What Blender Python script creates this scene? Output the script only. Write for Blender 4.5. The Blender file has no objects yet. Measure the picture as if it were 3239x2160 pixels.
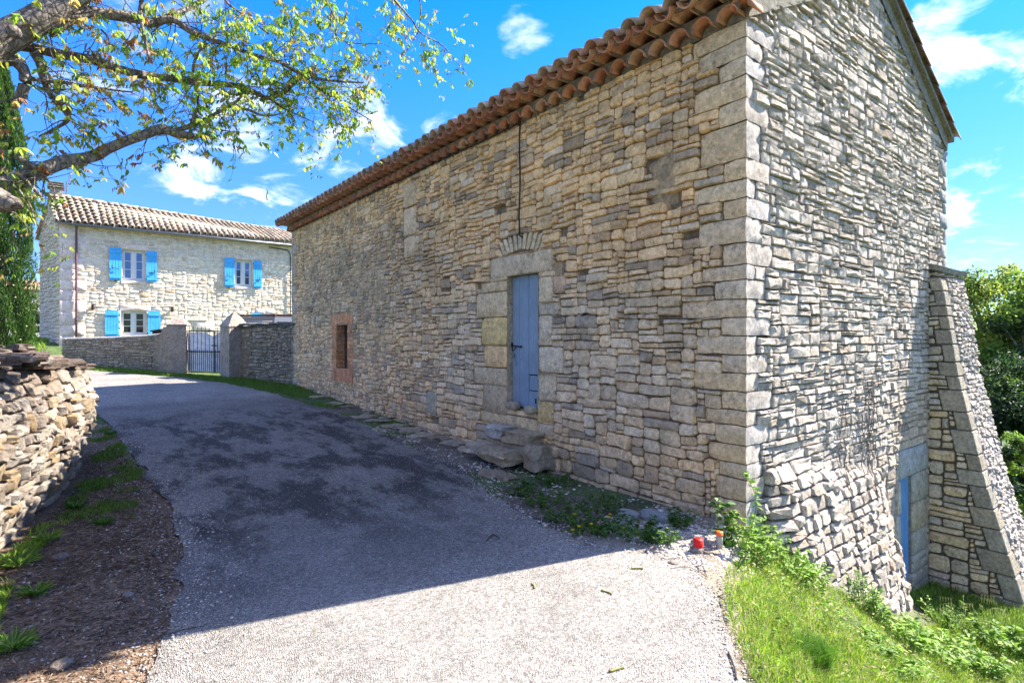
import bpy, bmesh, math, random
import numpy as np
from mathutils import Vector, noise as mnoise
R = math.radians
SC = bpy.context.scene
COL = SC.collection
rng = random.Random(7)
nr = np.random.RandomState(11)

# ------------------------------------------------------------------ camera
F = 1764.0; HOR = 1065.0; CX = 1620.0; EYE = 1.6
AZ = math.atan2(1395, 1764)
SA, CA = math.sin(AZ), math.cos(AZ)
cam_d = bpy.data.cameras.new('camera'); cam = bpy.data.objects.new('camera', cam_d); COL.objects.link(cam)
cam.location = (0, 0, EYE); cam.rotation_euler = (R(90), 0, -AZ)
cam_d.sensor_width = 36; cam_d.lens = 36 * F / 3239; cam_d.shift_y = -15 / 3239
cam_d.clip_start = 0.05; cam_d.clip_end = 2000
SC.camera = cam

# ------------------------------------------------------------------ sun, sky, exposure
SUN = Vector((1.0, -0.24, 1.0)).normalized()          # direction towards the sun
sun_elev = math.asin(SUN.z); sun_az = math.atan2(SUN.x, SUN.y)
ld = bpy.data.lights.new('sun', 'SUN'); lo = bpy.data.objects.new('sun', ld); COL.objects.link(lo)
ld.energy = 5.0; ld.angle = R(0.5); ld.color = (1.0, 0.945, 0.86)
lo.rotation_euler = SUN.to_track_quat('Z', 'Y').to_euler(); lo.location = (20, -6, 22)

W = bpy.data.worlds.new('World'); SC.world = W; W.use_nodes = True
wn, wl = W.node_tree.nodes, W.node_tree.links
wn.clear()
sky = wn.new('ShaderNodeTexSky'); sky.sky_type = 'NISHITA'; sky.sun_disc = False
sky.sun_elevation = sun_elev; sky.sun_rotation = sun_az
sky.air_density = 1.0; sky.dust_density = 0.0; sky.ozone_density = 1.6
SKY_STRENGTH = 0.130
SC.view_settings.view_transform = 'Standard'; SC.view_settings.look = 'None'
SC.view_settings.gamma = 1; SC.view_settings.use_curve_mapping = False
SC.view_settings.exposure = 1.88

def ray(px, py):
    u = (px - CX) / F; v = (HOR - py) / F
    return (SA + u * CA, CA - u * SA, v)
def at(px, py, d):
    r = ray(px, py); return Vector((r[0] * d, r[1] * d, EYE + r[2] * d))
def on_y(px, py, Y):
    r = ray(px, py); return at(px, py, Y / r[1])
def on_x(px, py, X):
    r = ray(px, py); return at(px, py, X / r[0])
def proj(p):
    d = p[0] * SA + p[1] * CA
    return (CX + F * (p[0] * CA - p[1] * SA) / d, HOR - F * (p[2] - EYE) / d, d)

def build_world():
    def M(op, a=None, b=None, c=None, clamp=False):
        n = wn.new('ShaderNodeMath'); n.operation = op; n.use_clamp = clamp
        for i, x in enumerate((a, b, c)):
            if x is None: continue
            if isinstance(x, (int, float)): n.inputs[i].default_value = x
            else: wl.new(x, n.inputs[i])
        return n.outputs[0]
    tc = wn.new('ShaderNodeTexCoord')
    nv = wn.new('ShaderNodeVectorMath'); nv.operation = 'NORMALIZE'; wl.new(tc.outputs['Generated'], nv.inputs[0])
    sp = wn.new('ShaderNodeSeparateXYZ'); wl.new(nv.outputs[0], sp.inputs[0])
    zc = M('MAXIMUM', sp.outputs[2], 0.04)
    cb = wn.new('ShaderNodeCombineXYZ')
    wl.new(M('DIVIDE', sp.outputs[0], M('ADD', zc, 0.25)), cb.inputs[0]); wl.new(M('DIVIDE', sp.outputs[1], M('ADD', zc, 0.25)), cb.inputs[1])
    def noise_(scale, detail, off, dist=0.0):
        ad = wn.new('ShaderNodeVectorMath'); ad.operation = 'ADD'; wl.new(cb.outputs[0], ad.inputs[0]); ad.inputs[1].default_value = off
        n = wn.new('ShaderNodeTexNoise'); n.inputs['Scale'].default_value = scale; n.inputs['Detail'].default_value = detail
        n.inputs['Roughness'].default_value = 0.62; n.inputs['Distortion'].default_value = dist
        wl.new(ad.outputs[0], n.inputs['Vector']); return n.outputs[0]
    fine = noise_(5.5, 9, (1.3, 4.1, 0), 0.5)
    big = noise_(1.5, 4, (7.3, 2.1, 0))
    # banks of cumulus (direction, angular size, weight)
    blobs = [((820, 440), .17, .85), ((1010, 430), .12, .75), ((640, 555), .075, .9), ((560, 200), .20, .55), ((2920, 110), .085, .95), ((3040, 215), .06, .85), ((3180, 100), .055, .65),
             ((3040, 665), .045, .75), ((3010, 575), .04, .65), ((1380, 420), .08, .7), ((1200, 430), .09, .8), ((300, 330), .22, .45), ((3010, 780), .05, .7),
             ((3090, 545), .05, .6), ((850, 620), .09, .5), ((1640, 90), .06, .5), ((-900, 300), .35, .8)]  # the last bank lies out of view, added to whiten the shade
    around = [(-100, 28, .65), (-75, 55, .6), (-135, 40, .7), (170, 30, .6), (140, 55, .6), (100, 25, .6), (-30, 75, .5), (60, 74, .5), (-160, 70, .5)]   # unseen clouds added all round to whiten the shade light: azimuth, elevation, size
    tot = None
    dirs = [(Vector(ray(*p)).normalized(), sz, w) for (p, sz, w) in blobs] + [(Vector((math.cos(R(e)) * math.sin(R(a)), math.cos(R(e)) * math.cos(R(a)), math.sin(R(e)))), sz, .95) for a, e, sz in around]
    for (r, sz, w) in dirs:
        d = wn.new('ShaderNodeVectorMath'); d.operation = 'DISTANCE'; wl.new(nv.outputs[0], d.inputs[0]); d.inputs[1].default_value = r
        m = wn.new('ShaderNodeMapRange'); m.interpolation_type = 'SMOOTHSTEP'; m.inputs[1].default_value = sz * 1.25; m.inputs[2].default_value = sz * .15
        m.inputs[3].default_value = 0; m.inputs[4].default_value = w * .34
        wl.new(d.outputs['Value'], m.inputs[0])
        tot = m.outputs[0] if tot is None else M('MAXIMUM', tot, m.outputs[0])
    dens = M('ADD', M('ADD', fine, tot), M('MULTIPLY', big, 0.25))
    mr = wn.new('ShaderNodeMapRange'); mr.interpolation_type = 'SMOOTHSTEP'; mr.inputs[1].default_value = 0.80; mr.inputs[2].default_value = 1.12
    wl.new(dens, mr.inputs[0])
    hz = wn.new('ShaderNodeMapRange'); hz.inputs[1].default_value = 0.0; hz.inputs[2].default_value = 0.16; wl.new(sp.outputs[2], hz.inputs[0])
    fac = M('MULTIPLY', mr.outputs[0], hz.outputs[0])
    hs = wn.new('ShaderNodeHueSaturation'); hs.inputs['Saturation'].default_value = 1.48; hs.inputs['Hue'].default_value = 0.519; hs.inputs['Value'].default_value = 1.0
    wl.new(sky.outputs[0], hs.inputs['Color'])
    tn = wn.new('ShaderNodeMix'); tn.data_type = 'RGBA'; tn.blend_type = 'MULTIPLY'
    el = wn.new('ShaderNodeMapRange'); el.interpolation_type = 'SMOOTHSTEP'; el.inputs[1].default_value = .55; el.inputs[2].default_value = 0.0; wl.new(sp.outputs[2], el.inputs[0])
    wl.new(el.outputs[0], tn.inputs[0]); wl.new(hs.outputs[0], tn.inputs[6]); tn.inputs[7].default_value = (.27, .35, .52, 1); hs = tn
    mx = wn.new('ShaderNodeMix'); mx.data_type = 'RGBA'
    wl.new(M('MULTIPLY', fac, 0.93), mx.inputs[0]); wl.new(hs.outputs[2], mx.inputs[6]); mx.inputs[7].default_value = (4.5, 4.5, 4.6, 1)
    bg = wn.new('ShaderNodeBackground'); bg.inputs[1].default_value = SKY_STRENGTH; wl.new(mx.outputs[2], bg.inputs[0])
    out = wn.new('ShaderNodeOutputWorld'); wl.new(bg.outputs[0], out.inputs[0])
build_world()

# ------------------------------------------------------------------ helpers
def fin(v, a, b):
    return max(a, min(b, v))
def interp(x, tab):
    return float(np.interp(x, [t[0] for t in tab], [t[1] for t in tab]))
def nz(x, y, z=0.0, s=1.0):
    return mnoise.noise(Vector((x * s, y * s, z * s)))

class MB:
    def __init__(self): self.v = []; self.f = []; self.c = []; self.m = []
    def add(self, vs, fs, col=(1, 1, 1), mat=0):
        o = len(self.v); self.v.extend(vs)
        for f in fs:
            self.f.append([i + o for i in f]); self.c.append(col); self.m.append(mat)
    def merge(self, o):
        n = len(self.v); self.v.extend(o.v)
        self.f.extend([[i + n for i in f] for f in o.f]); self.c.extend(o.c); self.m.extend(o.m)
    def box(self, c, s, col=(1, 1, 1), mat=0, ax=None):
        hx, hy, hz = s[0] / 2, s[1] / 2, s[2] / 2
        X, Y, Z = ax if ax else (Vector((1, 0, 0)), Vector((0, 1, 0)), Vector((0, 0, 1)))
        c = Vector(c); vs = []
        for k in (-1, 1):
            for j in (-1, 1):
                for i in (-1, 1): vs.append(c + X * (i * hx) + Y * (j * hy) + Z * (k * hz))
        self.add(vs, [(0, 2, 3, 1), (4, 5, 7, 6), (0, 1, 5, 4), (2, 6, 7, 3), (0, 4, 6, 2), (1, 3, 7, 5)], col, mat)
    def tube(self, pts, rad, n=8, col=(1, 1, 1), mat=0, cap=True, jit=0.0):
        pts = [Vector(p) for p in pts]; rings = []
        up = Vector((0, 0, 1))
        for i, p in enumerate(pts):
            t = (pts[min(i + 1, len(pts) - 1)] - pts[max(i - 1, 0)])
            if t.length < 1e-7: t = Vector((0, 0, 1))
            t.normalize()
            a = t.cross(up)
            if a.length < .1: a = t.cross(Vector((1, 0, 0)))
            a.normalize(); b = t.cross(a)
            r = rad[i] if isinstance(rad, (list, tuple)) else rad
            ring = []
            for k in range(n):
                an = 2 * math.pi * k / n
                rr = r * (1 + (jit * nz(p.x * 3 + math.cos(an) * 2, p.y * 3 + math.sin(an) * 2, p.z * 3, 2.0) if jit else 0))
                ring.append(p + (a * math.cos(an) + b * math.sin(an)) * rr)
            rings.append(ring)
        vs = [v for r_ in rings for v in r_]; fs = []
        for i in range(len(pts) - 1):
            for k in range(n):
                fs.append((i * n + k, i * n + (k + 1) % n, (i + 1) * n + (k + 1) % n, (i + 1) * n + k))
        if cap:
            fs.append(tuple(range(n))[::-1]); fs.append(tuple((len(pts) - 1) * n + k for k in range(n)))
        self.add(vs, fs, col, mat)
    def build(self, name, mats, parent=None, smooth=False, org=None):
        if not isinstance(mats, (list, tuple)): mats = [mats]
        base = Vector((0, 0, 0))
        pp = parent
        while pp is not None: base = base + Vector(pp.location); pp = pp.parent
        if org is not None: org = Vector(org)
        else: org = base
        me = bpy.data.meshes.new(name)
        va = np.array([tuple(v) for v in self.v], dtype=np.float64).reshape(-1, 3) - np.array(org)
        me.from_pydata(va.tolist(), [], self.f)
        for m in mats: me.materials.append(m)
        cnt = np.array([len(f) for f in self.f])
        ca = np.ones((len(self.f), 4), dtype=np.float32); ca[:, :3] = np.array(self.c, dtype=np.float32).reshape(-1, 3)
        at_ = me.color_attributes.new('Col', 'FLOAT_COLOR', 'CORNER')
        at_.data.foreach_set('color', np.repeat(ca, cnt, axis=0).ravel())
        me.polygons.foreach_set('material_index', np.array(self.m, dtype=np.int32))
        if smooth: me.polygons.foreach_set('use_smooth', np.ones(len(self.f), dtype=bool))
        me.update()
        if smooth is not True and smooth: me.set_sharp_from_angle(angle=R(smooth))
        o = bpy.data.objects.new(name, me); COL.objects.link(o)
        if parent is not None: o.parent = parent
        o.location = org - base
        return o

def np_mesh(name, verts, faces, mat, cols=None, parent=None, smooth=False):
    """faces: (M,k) array; cols per vertex"""
    base = Vector((0, 0, 0)); pp = parent
    while pp is not None: base = base + Vector(pp.location); pp = pp.parent
    me = bpy.data.meshes.new(name); k = faces.shape[1]
    me.vertices.add(len(verts)); me.vertices.foreach_set('co', (verts - np.array(base)).astype(np.float32).ravel())
    me.loops.add(faces.size); me.loops.foreach_set('vertex_index', faces.astype(np.int32).ravel())
    me.polygons.add(len(faces)); me.polygons.foreach_set('loop_start', (np.arange(len(faces)) * k).astype(np.int32))
    me.polygons.foreach_set('loop_total', np.full(len(faces), k, dtype=np.int32))
    me.materials.append(mat)
    if cols is not None:
        a = me.color_attributes.new('Col', 'FLOAT_COLOR', 'POINT')
        cc = np.ones((len(verts), 4), dtype=np.float32); cc[:, :3] = cols; a.data.foreach_set('color', cc.ravel())
    me.update(calc_edges=True); me.validate()
    if smooth: me.polygons.foreach_set('use_smooth', np.ones(len(faces), dtype=bool))
    o = bpy.data.objects.new(name, me); COL.objects.link(o)
    if parent is not None: o.parent = parent
    return o

def tag(o, label=None, cat=None, group=None, kind=None):
    if label: o['label'] = label
    if cat: o['category'] = cat
    if group: o['group'] = group
    if kind: o['kind'] = kind
    return o
def thing(name, label, cat, loc, group=None):
    o = bpy.data.objects.new(name, None); COL.objects.link(o); o.location = loc; o.empty_display_size = .2
    return tag(o, label, cat, group)

# ------------------------------------------------------------------ materials
MATS = {}
def mat_new(name):
    m = bpy.data.materials.new(name); m.use_nodes = True; m.node_tree.nodes.clear(); MATS[name] = m
    return m, m.node_tree.nodes, m.node_tree.links
class NT:
    def __init__(s, name):
        s.m, s.n, s.l = mat_new(name)
        s.out = s.n.new('ShaderNodeOutputMaterial'); s.b = s.n.new('ShaderNodeBsdfPrincipled')
        s.l.new(s.b.outputs[0], s.out.inputs[0]); s.tc = s.n.new('ShaderNodeTexCoord').outputs['Object']
        s.b.inputs['Specular IOR Level'].default_value = 0.25
    def set(s, k, v):
        if isinstance(v, (int, float, tuple)): s.b.inputs[k].default_value = v
        else: s.l.new(v, s.b.inputs[k])
    def vec(s, sc):
        m = s.n.new('ShaderNodeMapping'); m.inputs['Scale'].default_value = sc; s.l.new(s.tc, m.inputs[0]); return m.outputs[0]
    def noise(s, scale, detail=4, rough=.55, vec=None, dist=0):
        t = s.n.new('ShaderNodeTexNoise'); t.inputs['Scale'].default_value = scale; t.inputs['Detail'].default_value = detail
        t.inputs['Roughness'].default_value = rough; t.inputs['Distortion'].default_value = dist; s.l.new(vec or s.tc, t.inputs['Vector']); return t.outputs[0]
    def voro(s, scale, feat='F1', vec=None, out='Distance', rnd=1.0):
        t = s.n.new('ShaderNodeTexVoronoi'); t.feature = feat; t.inputs['Scale'].default_value = scale; t.inputs['Randomness'].default_value = rnd
        s.l.new(vec or s.tc, t.inputs['Vector']); return t.outputs[out]
    def ramp(s, x, lo, hi, a=0., b=1., smooth=True):
        t = s.n.new('ShaderNodeMapRange'); t.interpolation_type = 'SMOOTHSTEP' if smooth else 'LINEAR'
        s.l.new(x, t.inputs[0]); t.inputs[1].default_value = lo; t.inputs[2].default_value = hi; t.inputs[3].default_value = a; t.inputs[4].default_value = b
        return t.outputs[0]
    def math(s, op, a, b=None, clamp=False):
        n = s.n.new('ShaderNodeMath'); n.operation = op; n.use_clamp = clamp
        for i, x in enumerate((a, b)):
            if x is None: continue
            if isinstance(x, (int, float)): n.inputs[i].default_value = x
            else: s.l.new(x, n.inputs[i])
        return n.outputs[0]
    def mix(s, fac, a, b, mode='MIX'):
        n = s.n.new('ShaderNodeMix'); n.data_type = 'RGBA'; n.blend_type = mode
        for i, x in ((0, fac), (6, a), (7, b)):
            if isinstance(x, (int, float)): n.inputs[i].default_value = x
            elif isinstance(x, tuple): n.inputs[i].default_value = (*x, 1) if len(x) == 3 else x
            else: s.l.new(x, n.inputs[i])
        return n.outputs[2]
    def attr(s):
        a = s.n.new('ShaderNodeAttribute'); a.attribute_name = 'Col'; return a.outputs['Color']
    def scale(s, col, f):
        n = s.n.new('ShaderNodeVectorMath'); n.operation = 'SCALE'; s.l.new(col, n.inputs[0])
        if isinstance(f, (int, float)): n.inputs['Scale'].default_value = f
        else: s.l.new(f, n.inputs['Scale'])
        return n.outputs[0]
    def bump(s, h, strength, dist, prev=None):
        b = s.n.new('ShaderNodeBump'); b.inputs['Strength'].default_value = strength; b.inputs['Distance'].default_value = dist
        s.l.new(h, b.inputs['Height'])
        if prev is not None: s.l.new(prev, b.inputs['Normal'])
        return b.outputs[0]

def stone_mat(name, lichen=.5, ochre=.25, b1=.6, d1=.012, b2=.5, d2=.03, sc=1.0, streak=None, pits=.5, cam=1.0):
    t = NT(name); col = t.attr()
    n1 = t.noise(6 * sc, 9, .7); n2 = t.noise(24 * sc, 8, .75)
    c = t.scale(col, t.ramp(n1, .3, .7, 1 - .26 * cam, 1 + .2 * cam)); c = t.scale(c, t.ramp(n2, .35, .65, 1 - .24 * cam, 1 + .16 * cam))
    l1 = t.math('MULTIPLY', t.ramp(t.noise(15 * sc, 9, .8), .50, .62), t.ramp(t.noise(2.6 * sc, 4, .6), .40, .58))
    c = t.mix(t.math('MULTIPLY', l1, lichen), c, (.085, .075, .06))
    o1 = t.math('MULTIPLY', t.ramp(t.noise(10 * sc, 8, .75, vec=t.vec((1, 1.1, 1.3))), .53, .63), t.ramp(t.noise(1.6 * sc, 3, vec=t.vec((1.3, 1, 1))), .45, .62))
    c = t.mix(t.math('MULTIPLY', o1, ochre), c, (.46, .26, .08))
    w1 = t.ramp(t.noise(18 * sc, 6, .75, vec=t.vec((1, 1.2, .9))), .58, .66)
    c = t.mix(t.math('MULTIPLY', w1, .30), c, (.70, .62, .50))
    t.set('Base Color', c); t.set('Roughness', .93)
    v = t.vec(streak) if streak else t.tc
    n = t.bump(t.ramp(t.noise(9 * sc, 8, .7, vec=v), .28, .72, smooth=False), b2, d2)
    n = t.bump(t.ramp(t.noise(24 * sc, 8, .8, vec=v), .33, .67, smooth=False), b1, d1, n)
    if pits: n = t.bump(t.ramp(t.noise(34 * sc, 4, .7, vec=v), .36, .48), pits, .010, n)
    t.set('Normal', n); return t.m
stone_mat('stone_long', .60, .45, .6, .018, .5, .028, pits=.35, cam=.8)
stone_mat('stone_gable', .20, .12, .9, .026, .6, .022, streak=(1.5, 1.0, .9), pits=.7, cam=.9)
stone_mat('stone_house', .05, .20, .5, .012, .6, .02, pits=.1, cam=.7)
stone_mat('stone_dry', .28, .25, .9, .03, .8, .05, pits=.6, cam=.8)
stone_mat('stone_render', .50, .45, .9, .03, .8, .05, pits=.7)
stone_mat('mortar', .35, .2, .9, .02, .7, .03)
stone_mat('brick', .35, .1, .6, .012, .4, .02)
def tile_mat():
    t = NT('terracotta'); c = t.attr(); c = t.scale(c, t.ramp(t.noise(9, 6, .65), .3, .7, .72, 1.2))
    l = t.math('MULTIPLY', t.ramp(t.noise(16, 8, .7), .5, .62), .45); c = t.mix(l, c, (.13, .11, .095))
    y = t.math('MULTIPLY', t.ramp(t.noise(6, 6, .65, vec=t.vec((1.2, 1, 1))), .6, .68), .5); c = t.mix(y, c, (.36, .27, .09))
    c = t.mix(t.math('MULTIPLY', t.ramp(t.noise(30, 4, .6), .62, .7), .4), c, (.55, .48, .40))
    t.set('Base Color', c); t.set('Roughness', .85); t.set('Normal', t.bump(t.noise(55, 6, .7), .4, .006)); return t.m
tile_mat()
def plain(name, col, rough=.6, metal=0., nscale=20, namp=.12, bump=.15, spec=.3):
    t = NT(name); n = t.noise(nscale, 5, .6)
    rgb = t.n.new('ShaderNodeRGB'); rgb.outputs[0].default_value = (*col, 1)
    t.set('Base Color', t.scale(rgb.outputs[0], t.ramp(n, .25, .75, 1 - namp, 1 + namp))); t.set('Roughness', rough); t.set('Metallic', metal)
    t.b.inputs['Specular IOR Level'].default_value = spec
    if bump: t.set('Normal', t.bump(n, bump, .01))
    return t.m
def attr_mat(name, rough=.8, nscale=25, amp=.2, bump=.3, trans=0., spec=.25):
    t = NT(name); c = t.scale(t.attr(), t.ramp(t.noise(nscale, 5, .6), .25, .75, 1 - amp, 1 + amp))
    t.set('Base Color', c); t.set('Roughness', rough); t.b.inputs['Specular IOR Level'].default_value = spec
    if bump: t.set('Normal', t.bump(t.noise(nscale * 2, 5, .65), bump, .01))
    if trans:
        tr = t.n.new('ShaderNodeBsdfTranslucent'); t.l.new(t.scale(c, 1.35), tr.inputs[0])
        mx = t.n.new('ShaderNodeMixShader'); mx.inputs[0].default_value = trans
        t.l.new(t.b.outputs[0], mx.inputs[1]); t.l.new(tr.outputs[0], mx.inputs[2]); t.l.new(mx.outputs[0], t.out.inputs[0])
    return t.m
attr_mat('leaf', .55, 12, .2, 0, .50, .35)
attr_mat('grass', .6, 6, .2, 0, .35, .25)
attr_mat('litter', .9, 30, .3, .3)
attr_mat('pebble', .85, 30, .25, .3)
def bark():
    t = NT('bark'); n = t.noise(22, 8, .7, dist=.6); v = t.voro(16, 'DISTANCE_TO_EDGE', vec=t.vec((1.4, 1.4, .8)))
    c = t.mix(t.ramp(n, .3, .7), (.10, .075, .058), (.33, .28, .235)); c = t.mix(t.ramp(v, 0, .12, .55, 0), c, (.05, .04, .035))
    c = t.mix(t.ramp(t.noise(7, 6, .6), .58, .66, 0, .6), c, (.42, .40, .30))
    t.set('Base Color', c); t.set('Roughness', .95)
    t.set('Normal', t.bump(n, .8, .02, t.bump(t.ramp(v, 0, .2), .6, .02))); return t.m
bark()
def blue_wood(name, col, wear_shade):
    t = NT(name); g = t.noise(9, 8, .7, vec=t.vec((6, 6, .6))); s2 = t.noise(4, 5, .6)
    c = t.mix(t.ramp(s2, .3, .7, 0, .45), col, tuple(min(1, x * 1.25 + .03) for x in col))
    c = t.scale(c, t.ramp(g, .3, .7, .78, 1.12))
    c = t.mix(t.math('MULTIPLY', t.ramp(t.noise(8, 9, .75, vec=t.vec((7, 7, .9))), .60, .68), wear_shade), c, (.10, .085, .07))
    t.set('Base Color', c); t.set('Roughness', .6); t.set('Normal', t.bump(g, .35, .01)); return t.m
blue_wood('door_blue', (.20, .255, .31), .95)
blue_wood('shutter_blue', (.075, .44, .78), .12)
blue_wood('old_blue', (.10, .24, .42), .3)
plain('iron', (.025, .023, .022), .55, .6); plain('zinc', (.20, .21, .22), .4, .5); plain('pipe_brown', (.14, .075, .09), .4)
plain('white_frame', (.72, .69, .64), .5, namp=.04, bump=0); plain('curtain', (.42, .44, .42), .9); plain('inside_dark', (.012, .010, .009), .9)
plain('board_brown', (.055, .035, .025), .8, nscale=8, namp=.4)
plain('rubber_black', (.012, .012, .012), .5); plain('red_plastic', (.62, .012, .008), .45, bump=.05); plain('orange_plastic', (.85, .16, .02), .4, bump=.05)
plain('clear_plastic', (.34, .35, .30), .3); plain('lamp_brown', (.06, .03, .025), .5); plain('siding', (.20, .165, .155), .6, namp=.08); plain('aluminium', (.42, .41, .47), .35, .3, namp=.04)
def sheet():
    t = NT('white_cloth'); n = t.noise(3, 4, .5, vec=t.vec((1, 1, 2.2))); w = t.noise(7, 3, .5, vec=t.vec((1, 1, 3)))
    t.set('Base Color', t.mix(t.ramp(n, .3, .7), (.62, .62, .68), (.82, .81, .84))); t.set('Roughness', .8); t.set('Normal', t.bump(w, .8, .08)); return t.m
sheet()
def glass():
    t = NT('glass'); t.set('Base Color', (.10, .16, .28, 1)); t.set('Roughness', .06); t.set('Metallic', .55); t.b.inputs['Specular IOR Level'].default_value = .8
    t = NT('glass_dark'); t.set('Base Color', (.012, .014, .015, 1)); t.set('Roughness', .05); t.b.inputs['Specular IOR Level'].default_value = .5
glass()
def road_mat():
    t = NT('road'); 
    vc = t.voro(105, out='Color'); sx = t.n.new('ShaderNodeSeparateColor'); t.l.new(vc, sx.inputs[0])
    d = t.voro(105)
    shade = t.ramp(sx.outputs[0], .05, .9, .24, .64, False)
    cb = t.n.new('ShaderNodeCombineColor'); t.l.new(shade, cb.inputs[0]); t.l.new(t.math('MULTIPLY', shade, .92), cb.inputs[1]); t.l.new(t.math('MULTIPLY', shade, .80), cb.inputs[2])
    c = t.mix(t.ramp(sx.outputs[1], .8, .95, 0, .5), cb.outputs[0], (.42, .30, .22))
    c = t.mix(t.ramp(d, .40, .66, 0, .7), c, (.11, .10, .09))
    big = t.noise(.9, 6, .65, dist=.4)
    px = t.n.new('ShaderNodeSeparateXYZ'); t.l.new(t.tc, px.inputs[0])
    # old tar band along the lane
    band = t.math('MULTIPLY', t.ramp(px.outputs[1], 3.2, 6.0), t.ramp(px.outputs[1], 13.5, 11.0))
    patch = t.math('MULTIPLY', t.ramp(t.noise(1.25, 9, .74, vec=t.vec((1.3, .6, 1))), .45, .57), band)
    c = t.mix(t.math('MULTIPLY', patch, .74), c, (.024, .023, .022))
    wear_shade = t.ramp(t.math('ADD', px.outputs[1], t.math('MULTIPLY', t.noise(.8, 5, .6), 2.5)), 3.6, 6.2, 1.0, .72)  # lane colour darkened along the stretch in the barn's shadow
    wear_shade = t.math('MAXIMUM', wear_shade, t.ramp(px.outputs[1], 12.5, 14.5, 0, 1))
    c = t.scale(c, wear_shade); c = t.scale(c, t.ramp(t.noise(26, 6, .8), .36, .64, .72, 1.22)); c = t.scale(c, t.ramp(big, .3, .7, .85, 1.1))
    fine = t.ramp(t.noise(5, 7, .7), .45, .7, 1.0, .78); c = t.scale(c, fine)
    t.set('Base Color', c); t.set('Roughness', .9)
    h = t.ramp(d, .1, .6, 1, 0)
    t.set('Normal', t.bump(h, .9, .010, t.bump(t.noise(16, 5, .6), .3, .02))); return t.m
road_mat()
def ground_mat():
    t = NT('ground'); c = t.attr(); c = t.scale(c, t.ramp(t.noise(3, 8, .7), .3, .7, .65, 1.3)); c = t.scale(c, t.ramp(t.noise(45, 6, .75), .3, .7, .55, 1.4))
    vc = t.voro(60, out='Color'); sx = t.n.new('ShaderNodeSeparateColor'); t.l.new(vc, sx.inputs[0])
    peb = t.math('MULTIPLY', t.ramp(sx.outputs[0], .84, .90), t.ramp(t.voro(60), .42, .34))
    c = t.mix(peb, c, (.40, .36, .31))
    t.set('Base Color', c); t.set('Roughness', .95)
    t.set('Normal', t.bump(t.noise(40, 8, .75), .9, .02, t.bump(t.voro(60), .4, .01))); return t.m
ground_mat()
M = MATS

# ------------------------------------------------------------------ terrain
WX = 4.93; CY = 2.73; FY = 16.30; GX = 11.09         # barn: long wall plane x, gable plane y, far corner y, far right x
ZEAVE = 4.57
ZR = [(-50, -.3), (-3, -.22), (0, -.18), (5, -.17), (8, -.09), (11, .04), (14, .17), (17, .27), (20, .38), (24, .50), (27, .60), (28.6, 1.36), (34, 1.42), (60, 1.6), (400, 2.0)]
ZB = [(0, 0), (.4, -.20), (.8, -.52), (1.26, -.88), (1.75, -1.27), (2.0, -1.5), (2.5, -1.82), (3.0, -1.95), (6, -2.0), (100, -2.2)]
LW0, LW1 = Vector((2.62, 21.0)), Vector((-.25, 26.9))     # left garden wall line
def sstep(x, a, b):
    t = fin((x - a) / (b - a), 0, 1); return t * t * (3 - 2 * t)
DW = [(-1.35, 2.6), (-.95, 4.2), (-.62, 5.4), (-.42, 6.2), (-.22, 7.1), (-.04, 7.9), (.06, 8.6), (.06, 9.2), (-.05, 9.8), (-.45, 10.5), (-1.8, 11.4), (-5, 12.6)]
def dwall_side(x, y):
    """positive left of the dry stone wall line"""
    best = 1e9; sgn = 1
    for (a, b), (c, d) in zip(DW[:-1], DW[1:]):
        dx, dy = c - a, d - b; L2 = dx * dx + dy * dy; t = fin(((x - a) * dx + (y - b) * dy) / L2, 0, 1)
        ex, ey = x - a - dx * t, y - b - dy * t; q = ex * ex + ey * ey
        if q < best: best = q; sgn = 1 if dx * ey - dy * ex > 0 else -1
    return math.sqrt(best) * sgn
def G(x, y):
    z = interp(y, ZR)
    s = (x - 2.7) * .54 - (y - 1.55) * .84
    if s > 0: z += interp(s, ZB)
    if y > 15.5:
        d = LW1 - LW0; side = (x - LW0.x) * d.y - (y - LW0.y) * d.x; side /= d.length
        n2 = ((x - 3.4) * .85 + (y - 20.0) * .53)
        k = min(side, n2)
        z += (1.38 - z) * sstep(k, .25, 1.6) if z < 1.38 else 0
    if -7 < x < .4 and 2 < y < 13:
        k = dwall_side(x, y)
        if k > 0: z += .55 * sstep(k, .3, .8)
    return z
def road_edges(y):
    L = interp(y, [(-4, -2.2), (0, -.9), (1.6, -.35), (2.6, .0), (3.4, .30), (4.2, .52), (5, .68), (6.5, .76), (8, .74), (10, .62), (12.5, .45), (15, .15), (18, -.7), (22, -2.2), (26, -5), (32, -10)])
    Rr = interp(y, [(-4, .8), (0, 2.0), (1.55, 2.72), (2.2, 3.55), (2.55, 3.85), (2.9, 3.7), (3.3, 3.42), (4.3, 3.5), (6.5, 4.08), (10.6, 4.25), (14.8, 3.9), (17.4, 3.4), (19.5, 2.5), (22, 1.1), (24, .1), (28, -2.2), (32, -5)])
    return L, Rr
def ground_hit(px, py):
    r = ray(px, py); d = .5
    while d < 60:
        p = at(px, py, d)
        if p.z < G(p.x, p.y): break
        d += .03
    return Vector((p.x, p.y, G(p.x, p.y)))

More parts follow.
